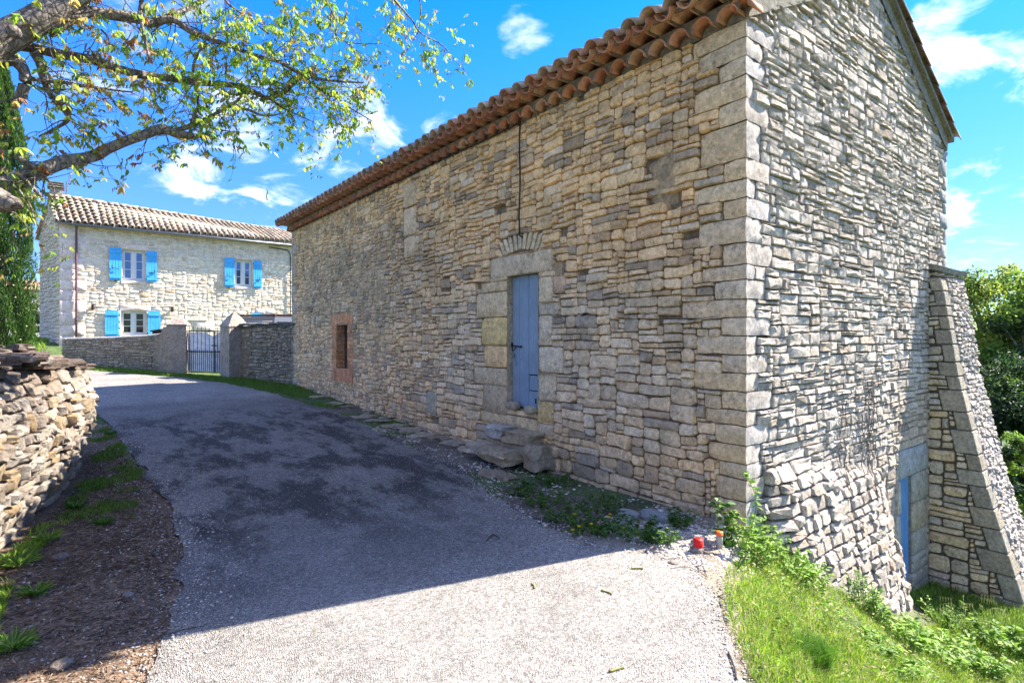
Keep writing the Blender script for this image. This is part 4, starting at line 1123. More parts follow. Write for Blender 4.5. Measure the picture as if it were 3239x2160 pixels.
def shutter(x0, x1, z0, z1, side, lower):
    root = MB(); w = x1 - x0; y = HY - .085; n = 4 if not lower else 5
    root.box(((x0 + x1) / 2, y + .008, (z0 + z1) / 2), (w - .01, .02, z1 - z0 - .02))
    sh = root.build('shutter', M['shutter_blue'], house)
    for zz in (z1 - .16, z0 + .14): b = MB(); b.box(((x0 + x1) / 2, y - .027, zz), (w - .03, .022, .10)); b.build('batten', M['shutter_blue'], sh)
    for k in range(n):
        p = MB(); p.box((x0 + (k + .5) * w / n, y, (z0 + z1) / 2), (w / n - .012, .03, z1 - z0 - (.0 if k % 2 else .008))); p.build('plank', M['shutter_blue'], sh)
    if not lower:
        b = MB(); zz = z0 + .42 if side else z0 + .50; xa = x0 + .10 if not side else x1 - .10; dx = .22 if not side else -.22
        b.tube([(xa, y - .03, zz), (xa, y - .06, zz), (xa + dx, y - .06, zz - .02)], .012, 6); b.tube([(xa, y - .03, zz - .04), (xa, y - .05, zz + .12)], .012, 6); b.build('latch', M['iron'], sh)
        b = MB(); b.box(((x0 + x1) / 2, y - .02, z0 - .03), (.10, .05, .03)); b.build('holder', M['iron'], sh)
    for zz in (z1 - .16, z0 + .14):
        b = MB(); xe = x1 if not side else x0; b.box((xe, y + .005, zz), (.06, .03, .035)); b.build('hinge', M['iron'], sh)
for k in range(3):
    for s_, r_ in enumerate(shut[k]): shutter(*r_, s_, k == 2)
r_ = wrect(1920, 2015, 1136, 1340); shutter(*r_, 0, True)
# wall lamps, downpipe, gutter, cable
for (x, y) in ((537, 1082), (1230, 1103)):
    p = c6(x, y); b = MB(); b.tube([(p.x, HY - .14, p.z - .12), (p.x, HY - .14, p.z + .10)], .055, 12); b.box((p.x, HY - .05, p.z), (.05, .12, .05)); b.build('wall_lamp', M['lamp_brown'], house)
xd = c6(393, 700).x; b = MB()
b.tube([(xd, HY - .30, HZE - .10), (xd, HY - .28, HZE - .22), (xd, HY - .11, HZE - .42), (xd, HY - .10, 3.0), (xd, HY - .10, HZ0)], .042, 10)
for zz in (4.2, 2.3): b.tube([(xd, HY - .10, zz - .02), (xd, HY - .10, zz + .02)], .052, 10)
b.build('downpipe', M['pipe_brown'], house, True)
b = MB(); b.add(*tile_geo((HX0 + .25, HY - .34, HZE - .02), (1, 0, .002), (0, 0, -1), .075, .075, HX1 - HX0 - .2, 8, .012), (1, 1, 1)); b.build('gutter', M['zinc'], house, True)
xk = c6(2262, 900).x; b = MB(); b.tube([(xk - 1.0, HY - .07, HZE - .18), (xk - .12, HY - .07, HZE - .25), (xk, HY - .07, HZE - .45), (xk, HY - .07, HZ0)], .022, 6); b.build('wall_cable', M['rubber_black'], house, True)
# roof
Re = Vector((0, 1, (HR - HZE + .05) / ridge_d)); Rn = Re.normalized(); Ru = Vector((0, -Rn.z, Rn.y))
b = MB(); zf = HZE + .06; ov = .26
def pe(x, t):
    k = x - HX0; z0_ = zf - ov * Re.z + .014 * k; z1_ = HR + .22 - .048 * k
    return Vector((x + SDn.x * t * (1 if x < 1 else 0), HY - ov + (ridge_d + ov) * t, z0_ + (z1_ - z0_) * t))
slab(b, pe(HX0 - .12, 0), pe(HX1, 0), pe(HX1, 1), pe(HX0 - .12, 1), -.05, (.42, .36, .28))
rt = pe(HX0 - .12, 1)
slab(b, pe(HX0 - .12, 1), pe(HX1, 1), Vector((HX1, HY + SD.y + .2, zf - .1)), Vector((HX0 - .95, HY + SD.y + .2, zf - .1)), -.05, (.42, .36, .28))
b.box(((HX0 + HX1) / 2, HY - .08, HZE + .02), (HX1 - HX0, .16, .10), (.55, .42, .26))
hroof = b.build('roof', M['mortar'], house)
pt = .225; nc = int((HX1 - HX0 + .12) / pt); rowl = (ridge_d + ov) * math.sqrt(1 + Re.z ** 2) / 8
cand = []; hch = MB()
for k in range(nc):
    for q in range(8):
        t = q / 8; o = pe(HX0 - .10 + k * pt, t); o.x += -.16 * t
        base_c = (.38, .295, .20) if rng.random() < .45 else rng.choice([(.40, .25, .155), (.27, .22, .16), (.29, .25, .16), (.42, .34, .25), (.22, .18, .14)])
        ar = (pe(3, 1) - pe(3, 0)).normalized(); ar.z -= .05; ar.normalize()
        g = tile_geo(o + Vector((rng.uniform(-.01, .01), -.03 + rng.uniform(-.012, .012), .10 + .0)), ar, Ru, .097, .076, rowl + .06, 6, .02)
        cand.append((px_area(g[0]), g, vary(base_c, rng, .18)))
        if q < 8: hch.add(*tile_geo(o + Vector((pt / 2, 0, .105)), Rn, Ru, .10, .10, rowl, 4, .012, False), (.24, .19, .15))
cand.sort(key=lambda t: -t[0]); rest = MB()
for k, (a_, g, c) in enumerate(cand):
    if k < 290: t = MB(); t.add(*g, c); t.build('roof_tile', M['terracotta'], hroof, True)
    else: rest.add(*g, c)
if rest.v: o = rest.build('small_roof_tiles', M['terracotta'], hroof, True); o['kind'] = 'stuff'
o = hch.build('roof_channels', M['terracotta'], hroof, True); o['kind'] = 'stuff'
b = MB()
for k in range(26):
    g = tile_geo(pe(HX0 - .2 + k * .385, 1) + Vector((-.1, .0, .06)), (1, 0, .03), (0, 0, 1), .11, .095, .42, 6, .015); b.add(*g, tcol(rng, True))
b.build('ridge_tiles', M['terracotta'], hroof, True)
b = MB()
for q in range(7):
    t = q / 7; o_ = pe(HX0 - .1, 1) * (1 - t) + Vector((HX0 - .9, HY + SD.y + .2, zf - .1)) * t
    b.add(*tile_geo(o_ + Vector((-.04, .42, -.0)), (o_ - pe(HX0 - .1, 1) if q else Vector((-.1, 1, -.5))) * -1, (0, .4, 1), .11, .1, .48, 5, .014), tcol(rng))
b.build('verge_tiles', M['terracotta'], hroof, True)
cp = pe(HX0 - .05, 1); b = MB(); b.box((cp.x + .05, cp.y + .1, cp.z + .12), (.42, .55, .50), (.55, .47, .35)); 
for k in range(3): b.box((cp.x + .05, cp.y + .1, cp.z + .42 + k * .09), (.58 - .02 * k, .7, .045), (.34, .31, .26))
for sx in (-1, 1): b.box((cp.x + .05 + sx * .2, cp.y + .1, cp.z + .46), (.08, .5, .14), (.40, .35, .28))
b.tube([(cp.x + .40, cp.y, cp.z), (cp.x + .40, cp.y, cp.z + .75)], .02, 6, (.2, .2, .2)); b.build('chimney', M['stone_render'], hroof)

# ================================================================== GATE, PILLARS, GARDEN WALLS
def pillar(px, depth, w, ang, ztop, zapex, label):
    c = at(px, 1065, depth); zb = G(c.x, c.y) - .25
    root = thing('gate_pillar', label, 'gate pillar', (c.x, c.y, zb), 'rendered stone gate pillars')
    X = Vector((math.cos(ang), math.sin(ang), 0)); Y = Vector((-math.sin(ang), math.cos(ang), 0)); C0 = Vector((c.x, c.y, 0))
    b = MB(); n = 5; nzv = 12
    for f in range(4):
        A, B = [(X, Y), (Y, -X), (-X, -Y), (-Y, X)][f]
        vs = []
        for k in range(nzv + 1):
            z = zb + (ztop - zb) * k / nzv
            for i in range(n + 1):
                t = (i / n - .5) * w; p = C0 + B * (-w / 2) + A * t; e = (1 if 0 < i < n else 0)
                d = .016 * nz(p.x * 2, p.y * 2, z, 2.5) + .008 * nz(p.x, p.y, z, 11); d2 = .012 * nz(1, px, z, 3)
                p = C0 + B * (-w / 2 - (d if e else d2)) + A * (t if e else t + (d2 if i == n else -d2)); vs.append(Vector((p.x, p.y, z)))
        fs = [(k * (n + 1) + i, k * (n + 1) + i + 1, (k + 1) * (n + 1) + i + 1, (k + 1) * (n + 1) + i) for k in range(nzv) for i in range(n)]
        b.add(vs, fs, (.56, .47, .37))
    b.build('shaft', M['stone_render'], root)
    b = MB(); ow = w * .54; q = [C0 + X * (sx * ow) + Y * (sy * ow) for sx, sy in ((-1, -1), (1, -1), (1, 1), (-1, 1))]
    V = [Vector((p.x, p.y, ztop)) for p in q] + [Vector((p.x, p.y, ztop + .03)) for p in q] + [Vector((c.x, c.y, zapex))]
    mid = [(V[4 + k] * .5 + V[8] * .5) + Vector((rng.uniform(-.015, .015), 0, .02)) for k in range(4)]; V = V + mid
    fs = [(0, 1, 5, 4), (1, 2, 6, 5), (2, 3, 7, 6), (3, 0, 4, 7), (3, 2, 1, 0)]
    for k in range(4): fs += [(4 + k, 4 + (k + 1) % 4, 9 + (k + 1) % 4, 9 + k), (9 + k, 9 + (k + 1) % 4, 8)]
    b.add(V, fs, (.62, .50, .40)); b.build('pyramid_cap', M['stone_render'], root)
    return C0
def zat(py, d): return EYE + (HOR - py) / F * d
PLd, PRd = 18.2, 17.4
cL = pillar(565, PLd, .56, R(-20), zat(900 + 435 / 3.36, PLd), zat(900 + 318 / 3.36, PLd), 'grey gate pillar with pyramid top left of the iron gate')
cR = pillar(741, PRd, .58, R(14), zat(900 + 450 / 3.36, PRd), zat(900 + 282 / 3.36, PRd), 'brown stained gate pillar with pyramid top right of the iron gate')
def curve_wall(name, label, path, thick, ztop, zbot, colf, matn, capf=None, sz=(4, 11, 3, 7), limit=300, prot=(.02, .05), lean=0, cell=(.03, .02), mortar_c=(.20, .17, .13), faces=('f',), capcol=(.42, .39, .34), jig=.006, both_ends=False, bulgef=None, parts_label=None):
    """dry laid wall along a plan path; the visible face is on the right hand of the path direction"""
    P = [Vector((x, y, 0)) for x, y in path]; cum = [0]
    for a, b_ in zip(P[:-1], P[1:]): cum.append(cum[-1] + (b_ - a).length)
    T = cum[-1]
    def pos(a):
        a2 = fin(a, 0, T)
        for k in range(len(P) - 1):
            if a2 <= cum[k + 1] or k == len(P) - 2:
                t = (a2 - cum[k]) / (cum[k + 1] - cum[k]); d = (P[k + 1] - P[k]).normalized(); return P[k].lerp(P[k + 1], t) + d * (a - a2), d
    def nrm(a):
        d = (pos(min(a + .2, T))[0] - pos(max(a - .2, 0))[0]).normalized(); return Vector((d.y, -d.x, 0))
    def mp(a, b_, p):
        q, _ = pos(a); n = nrm(a); pp = p + (bulgef(a, b_) if bulgef else 0); return Vector((q.x + n.x * pp, q.y + n.y * pp, b_))
    root = thing(name, label, 'wall', (P[0].x, P[0].y, zbot(0)))
    zlo = min(zbot(a) for a in np.linspace(0, T, 12)) - .1; zhi = max(ztop(a) for a in np.linspace(0, T, 40))
    na_, nb_ = max(2, int(T / cell[0])), int((zhi - zlo) / cell[1]); Bw = np.zeros((nb_, na_), dtype=bool)
    for i in range(na_):
        a = (i + .5) * cell[0]; Bw[max(0, int((ztop(a) - zlo) / cell[1])):, i] = True; Bw[:max(0, int((zbot(a) - .12 - zlo) / cell[1])), i] = True
    core = MB(); nseg = max(4, int(T / .3)); V = []
    for k in range(nseg + 1):
        a = T * k / nseg; q, _ = pos(a); n = nrm(a); zb_ = zbot(a) - .3; zt_ = ztop(a) - .03
        bl = [bulgef(a, zz) if bulgef else 0 for zz in np.linspace(zb_, zt_, 4)]
        for zz, bb in zip(np.linspace(zb_, zt_, 4), bl): V.append(Vector((q.x + n.x * (bb - .035), q.y + n.y * (bb - .035), zz)))
        V.append(Vector((q.x - n.x * thick, q.y - n.y * thick, zt_))); V.append(Vector((q.x - n.x * thick, q.y - n.y * thick, zb_)))
    fs = []
    for k in range(nseg):
        for q_ in range(5): fs.append((6 * k + q_, 6 * k + 6 + q_, 6 * k + 7 + q_, 6 * k + q_ + 1))
    fs += [(0, 1, 2, 3, 4, 5), tuple(6 * nseg + q_ for q_ in (5, 4, 3, 2, 1, 0))]
    core.add(V, fs, mortar_c); co = core.build('wall_core', M['mortar'], root)
    S = Stones(); wp = lambda a, b_: (a + .02 * nz(a, b_, 71, 3), b_ + .035 * nz(a, b_, 73, 1.4) + .012 * nz(a, b_, 77, 6))
    for (i, j, w, h) in pack(na_, nb_, Bw, lambda i, j: sz, rng):
        a0, a1, b0, b1 = i * cell[0], (i + w) * cell[0], zlo + j * cell[1], zlo + (j + h) * cell[1]
        S.add(stone_geo(a0, a1, b0, b1, mp, rng, rng.uniform(*prot), jig, wp, .15, .12), colf((a0 + a1) / 2, (b0 + b1) / 2), M[matn], root)
    return root, S, mp, pos, nrm, T, limit
gdir = (cR - cL).normalized()
GZ = lambda p: G(p.x, p.y)
LWp = [(-.25, 26.9), (.50, 25.3), (1.25, 23.8), (1.9, 22.6), (2.35, 21.8), (cL.x - .20, cL.y + .12)]
def ztL(a):
    q = interp(a, [(0, 1.52), (3, 1.56), (5, 1.63), (5.6, 1.68), (6.0, 1.8), (6.5, 2.0)]); return q
root, S, mp, pos, nrm, T, lim = curve_wall('garden_wall', 'low grey rubble garden wall left of the iron gate, smooth mortar coping', LWp, .34, ztL, lambda a: G(pos0(a)[0], pos0(a)[1]) if False else interp(a, [(0, .62), (3, .50), (6.5, .36)]),
    lambda a, z: vary((.56, .45, .32), rng, .16), 'stone_dry', sz=(4, 12, 3, 7))
b = MB(); n = 8; V = []; ns = 60
for k in range(ns + 1):
    a = T * k / ns; q, _ = pos(a); m = nrm(a); zt_ = ztL(a) - .04
    for i in range(n + 1):
        t = math.pi * i / n; o_ = math.cos(t) * .21 - .17; V.append(Vector((q.x + m.x * o_, q.y + m.y * o_, zt_ + math.sin(t) * .09 + .012 * nz(a, i, 0, 2))))
b.add(V, [(k * (n + 1) + i, k * (n + 1) + i + 1, (k + 1) * (n + 1) + i + 1, (k + 1) * (n + 1) + i) for k in range(ns) for i in range(n)], (.50, .45, .38)); b.build('coping', M['stone_render'], root, True)
b = MB(); V = []        # rough rendered swelling against the pillar
for k in range(13):
    a = T - 1.0 + 1.05 * k / 12; q, _ = pos(min(a, T)); m = nrm(min(a, T)); sw = sstep(k / 12, 0, .7)
    for i in range(9):
        z = .1 + (1.5 + .42 * sw - .1) * i / 8; p_ = .02 + .05 * sw + .03 * nz(a, z, 3, 4); V.append(Vector((q.x + m.x * p_, q.y + m.y * p_, z)))
    V.append(Vector((q.x - m.x * .25, q.y - m.y * .25, 1.5 + .42 * sw)))
b.add(V, [(k * 10 + i, k * 10 + 10 + i, k * 10 + 11 + i, k * 10 + i + 1) for k in range(12) for i in range(9)], (.50, .40, .29)); b.build('rough_render', M['stone_render'], root, True)
S.build(lim, minpx=50)
RWp = [(cR.x + .18, cR.y - .10), (4.45, 16.95), (5.02, 16.36)]
ztR = lambda a: zat(900 + 455 / 3.36, 15.7)
root, S, mp, pos, nrm, T, lim = curve_wall('garden_wall', 'dark rubble garden wall between stained pillar and barn corner', [(cR.x + .16, cR.y - .22), (4.55, 17.6), (4.98, 15.98)], .36, lambda a: zat(1032, 16.4), lambda a: .18,
    lambda a, z: vary((.56, .45, .32) if rng.random() < .7 else (.40, .33, .24), rng, .16), 'stone_dry', sz=(4, 12, 3, 8), cell=(.025, .02))
b = MB(); V = []
for k in range(9):
    a = -.05 + .62 * k / 8; q, _ = pos(max(a, 0)); m = nrm(0.1)
    for i in range(9):
        z = .0 + 1.86 * i / 8; p_ = (.05 - .04 * k / 8) + .035 * nz(a, z, 3, 4) - (.06 * sstep(k / 8 + .25 * nz(a, z, 9, 2.5), .75, 1)); V.append(Vector((q.x + m.x * p_, q.y + m.y * p_, z)))
b.add(V, [(k * 9 + i, k * 9 + 9 + i, k * 9 + 10 + i, k * 9 + i + 1) for k in range(8) for i in range(8)], (.40, .29, .18)); b.build('rough_render', M['stone_render'], root, True)
for k in range(20):     # flat coping slabs
    a = T * (k % 10 + .3) / 10; q, _ = pos(a); m = nrm(a); lay = k // 10
    b = MB(); b.add(*rock_geo((q.x - m.x * (.12 + rng.uniform(-.05, .03)), q.y - m.y * .12, zat(1032, 16.4) + .01 + lay * .06), (rng.uniform(.25, .45), rng.uniform(.34, .46), rng.uniform(.05, .09)), rng, rng.uniform(-.6, .2), k + 60, 2, amp=.2, boxy=.7), vary((.30, .28, .25), rng, .2)); b.build('coping_slab', M['stone_dry'], root, False)
S.build(lim, minpx=50)
# iron gate
g0 = cL + gdir * .30; g1 = cR - gdir * .30; gw_ = (g1 - g0).length; gz0_ = G(g0.x, g0.y) + .06; gzT = zat(900 + 495 / 3.36, 17.8)
gate = thing('iron_gate', 'black wrought iron garden gate of spiked vertical bars', 'gate', (g0.x, g0.y, gz0_))
gm = (gz0_ + gzT) / 2 + .0
for nm, z in (('bottom_rail', gz0_), ('middle_rail', gm), ('top_rail', gzT)):
    b = MB(); c = (g0 + g1) / 2; b.box((c.x, c.y, z), (gw_, .014, .032), ax=(gdir, Vector((-gdir.y, gdir.x, 0)), Vector((0, 0, 1)))); b.build(nm, M['iron'], gate)
for k in range(11):
    p = g0 + gdir * (gw_ * (k + .12) / 10.4); b = MB(); b.tube([(p.x, p.y, gz0_), (p.x, p.y, gzT + .11), (p.x, p.y, gzT + .17)], [.0085, .0085, .001], 6); b.build('bar', M['iron'], gate)
for k in range(10):
    p = g0 + gdir * (gw_ * (k + .62) / 10.4); b = MB(); b.tube([(p.x, p.y, gz0_), (p.x, p.y, gm + .03), (p.x, p.y, gm + .08)], [.008, .008, .001], 6); b.build('short_bar', M['iron'], gate)
p = g0 + gdir * (gw_ * .715); b = MB(); b.box((p.x, p.y, (gz0_ + gzT) / 2), (.028, .02, gzT - gz0_), ax=(gdir, Vector((-gdir.y, gdir.x, 0)), Vector((0, 0, 1)))); b.build('meeting_stile', M['iron'], gate)
b = MB(); pn = p + Vector((-.02, -.04, 0)); b.box((pn.x, pn.y, gm + .20), (.20, .03, .03), ax=(gdir, Vector((-gdir.y, gdir.x, 0)), Vector((0, 0, 1)))); b.build('lock', M['iron'], gate)
# the white cloth hung behind the gate
b = MB(); n = 24; m_ = 10; V = []
nn = Vector((-gdir.y, gdir.x, 0))
for j in range(m_ + 1):
    for i in range(n + 1):
        t = i / n; sag = .13 * math.exp(-((t - .62) / .12) ** 2) * (j / m_) ** 3
        p = g0 + gdir * (gw_ * t) + nn * (.08 + .022 * math.sin(t * 17 + j * .4) + .02 * nz(t * 3, j, 0, 1)); V.append(Vector((p.x, p.y, gz0_ + .02 + (gzT - gz0_ - .05) * j / m_ - sag)))
b.add(V, [(j * (n + 1) + i, j * (n + 1) + i + 1, (j + 1) * (n + 1) + i + 1, (j + 1) * (n + 1) + i) for j in range(m_) for i in range(n)])
o = b.build('cloth_sheet', M['white_cloth'], None, True, org=V[0]); tag(o, 'white cloth sheet hung behind the bars of the iron gate', 'cloth')
# garden shed with aluminium frame, behind the dark wall
shx0 = on_y(100 + 1850 / 2.767, 1000, 21.5).x; shx1 = on_y(100 + 2112 / 2.767, 1000, 20.6).x
shed = thing('garden_shed', 'low taupe clad garden shed with flat roof behind the dark rubble wall', 'shed', (shx1, 20.6, 1.3))
zs1 = zat(580 + 1150 / 2.767, 20.0)
A_, B_ = Vector((shx0, 21.9, 0)), Vector((shx1, 20.4, 0)); dv = (B_ - A_).normalized(); nv2 = Vector((-dv.y, dv.x, 0))
for k in range(6):
    b = MB(); c = (A_ + B_) / 2; b.box((c.x, c.y, zs1 - .16 - k * .17), ((B_ - A_).length, .03, .16), ax=(dv, nv2, Vector((0, 0, 1)))); b.build('cladding_board', M['siding'], shed)
b = MB(); c = (A_ + B_) / 2 + nv2 * .02; b.box((c.x, c.y, zs1 - .035), ((B_ - A_).length + .10, .09, .07), ax=(dv, nv2, Vector((0, 0, 1))))
b.box((B_.x + 1.0, B_.y + .02, zs1 - .035), (2.1, .08, .07)); V = [A_ + nv2 * .03, B_ + nv2 * .03, Vector((B_.x + 2, B_.y + .03, 0)), Vector((A_.x + 2.4, A_.y + 1.3, 0))]
b.add([Vector((v.x, v.y, zs1 - .02)) for v in V], [(0, 1, 2, 3)]); b.build('flat_roof', M['lamp_brown'], shed)
b = MB()
for (xa, xb, za, zb_) in ((B_.x, B_.x + .09, 1.2, zs1 - .07), (B_.x + .09, B_.x + 2.0, zs1 - .26, zs1 - .07)): b.box(((xa + xb) / 2, B_.y + .01, (za + zb_) / 2), (xb - xa, .05, zb_ - za))
b.build('window_frame', M['aluminium'], shed)
b = MB(); b.box((B_.x + 1.0, B_.y + .06, (1.2 + zs1 - .26) / 2), (1.85, .02, zs1 - .26 - 1.2)); b.build('pane', M['glass_dark'], shed)
# dark lid behind wall at the left pillar
q = c6(1120, 1278); p = at(100 + 1125 / 2.767, 580 + 1275 / 2.767, 21); b = MB()
b.box((p.x, p.y, p.z - .02), (.62, .5, .05), ax=(Vector((.98, 0, .2)), Vector((0, 1, 0)), Vector((-.2, 0, .98)))); b.box((p.x + .02, p.y, p.z - .35), (.5, .42, .6))
o = b.build('storage_bin', M['iron'], None, False, org=p); tag(o, 'black lidded bin showing above the low wall beside the grey pillar', 'bin')

# ================================================================== DRY STONE WALL ON THE LEFT
def dwt(a): return interp(a, [(0, 1.36), (2.5, 1.42), (4.6, 1.35), (6.4, 1.20), (7.6, 1.16), (8.0, 1.42), (9.2, 1.47), (14, 1.5)])
def dbulge(a, z): return .13 * math.exp(-((z - .72) / .42) ** 2) - .10 * sstep(-z, -.25, .25) - .10 * sstep(z, .95, 1.5)
def dcol(a, z):
    c = (.62, .52, .41); 
    if rng.random() < .22: c = (.44, .35, .27)
    if rng.random() < .08: c = (.50, .36, .21)
    c = lerp3(c, (.30, .215, .16), .75 * sstep(z + .2 * nz(a, z, 2, 1), .95, 1.25)); return vary(c, rng, .12)  # upper stones coloured darker, standing in for the tree's shade
root, S, mp, pos, nrm, T, lim = curve_wall('dry_stone_wall', 'bulging curved dry stone wall along the left edge of the lane', DW, .55, dwt, lambda a: -.25, dcol, 'stone_dry', sz=(4, 11, 4, 8), cell=(.03, .02), prot=(.02, .08), mortar_c=(.07, .06, .05), bulgef=dbulge, jig=.009)
for k in range(190):
    a = .2 + 11.5 * rng.random(); q, _ = pos(a); m = nrm(a); off = rng.uniform(-.02, .55)
    c_ = (.22, .165, .13) if rng.random() < .6 else (.40, .32, .25)
    g = block_geo((q.x - m.x * off, q.y - m.y * off, dwt(a) + rng.uniform(-.03, .04)), (rng.uniform(.18, .40), rng.uniform(.14, .28), rng.uniform(.05, .09)), rng, rng.uniform(0, 3), k + 100, .17, 2)
    S.add(g, vary(c_, rng, .15), M['stone_dry'], root)
S.build(300, minpx=80)
#PART3
# ================================================================== VEGETATION
nrs = np.random.RandomState(5)
def leaf_mesh(name, pos, nrm_, up_, L, Wd, cols, mat, parent=None, fold=.25, kind=None, build=True):
    """many leaves: each a folded pointed shape of 6 verts, 4 quads/tris -> uses triangles"""
    pos = np.asarray(pos, float); d = np.asarray(up_, float); d /= np.linalg.norm(d, axis=1, keepdims=True) + 1e-9
    n = np.asarray(nrm_, float); s_ = np.cross(d, n); s_ /= np.linalg.norm(s_, axis=1, keepdims=True) + 1e-9; n = np.cross(s_, d)
    L = np.asarray(L, float).reshape(-1, 1); Wd = np.asarray(Wd, float).reshape(-1, 1); N = len(pos)
    v = np.stack([pos, pos + d * L * .32 + s_ * Wd * .5 + n * Wd * fold, pos + d * L * .32 - s_ * Wd * .5 + n * Wd * fold, pos + d * L * .45 - n * Wd * .02,
                  pos + d * L * .72 + s_ * Wd * .36 + n * Wd * fold * .4, pos + d * L * .72 - s_ * Wd * .36 + n * Wd * fold * .4, pos + d * L - n * L * .10], 1)
    tri = np.array([(0, 3, 1), (0, 2, 3), (1, 3, 4), (2, 5, 3), (3, 6, 4), (3, 5, 6)])
    f = (tri[None] + (np.arange(N) * 7)[:, None, None]).reshape(-1, 3)
    if not build: return v, tri
    c = np.repeat(np.asarray(cols, float)[:, None, :], 7, 1).reshape(-1, 3)
    o = np_mesh(name, v.reshape(-1, 3), f, mat, c, parent)
    if kind: o['kind'] = kind
    return o
def rv(n): 
    v = nrs.normal(size=(n, 3)); return v / np.linalg.norm(v, axis=1, keepdims=True)
def pickc(cs, n, a=.2):
    cs = np.array(cs); c = cs[nrs.randint(0, len(cs), n)]; return c * nrs.uniform(1 - a, 1 + a, (n, 1))

# ---- walnut tree over the lane: its trunk stands behind the dry stone wall, outside the picture
tz = G(-1.9, 5.7); tree = thing('walnut_tree', 'old walnut tree with thick bark limbs and yellow green leaves over the lane', 'tree', (-1.9, 5.7, tz))
def A3(l): return [at(x, y, d) for (x, y, d, r) in l], [r for (x, y, d, r) in l]
def smooth_path(pts, rad, k=4, wob=.02):
    P, Q = [], []; n = len(pts)
    for i in range(n - 1):
        p0, p1, p2, p3 = pts[max(i - 1, 0)], pts[i], pts[i + 1], pts[min(i + 2, n - 1)]
        for j in range(k):
            t = j / k; q = .5 * ((2 * p1) + (p2 - p0) * t + (2 * p0 - 5 * p1 + 4 * p2 - p3) * t * t + (3 * p1 - p0 - 3 * p2 + p3) * t ** 3)
            w = wob * min(1, rad[i] * 20); q = q + Vector((nz(q.x, q.y, q.z, 3), nz(q.x + 5, q.y, q.z, 3), nz(q.x, q.y + 5, q.z, 3))) * w
            P.append(q); Q.append(rad[i] + (rad[i + 1] - rad[i]) * t)
    P.append(pts[-1]); Q.append(rad[-1]); return P, Q
base = Vector((-1.9, 5.7, tz - .3)); fork = Vector((-1.75, 5.65, 2.5))
b = MB(); b.tube(*smooth_path([base, base + Vector((.03, 0, .6)), base + Vector((.08, .02, 1.5)), fork, fork + Vector((-.15, .1, .7)), fork + Vector((-.5, .5, 2.2)), fork + Vector((-1.0, 1.0, 4))], [.40, .33, .30, .29, .24, .17, .08]), n=18, jit=.16)
b.build('trunk', M['bark'], tree, True)
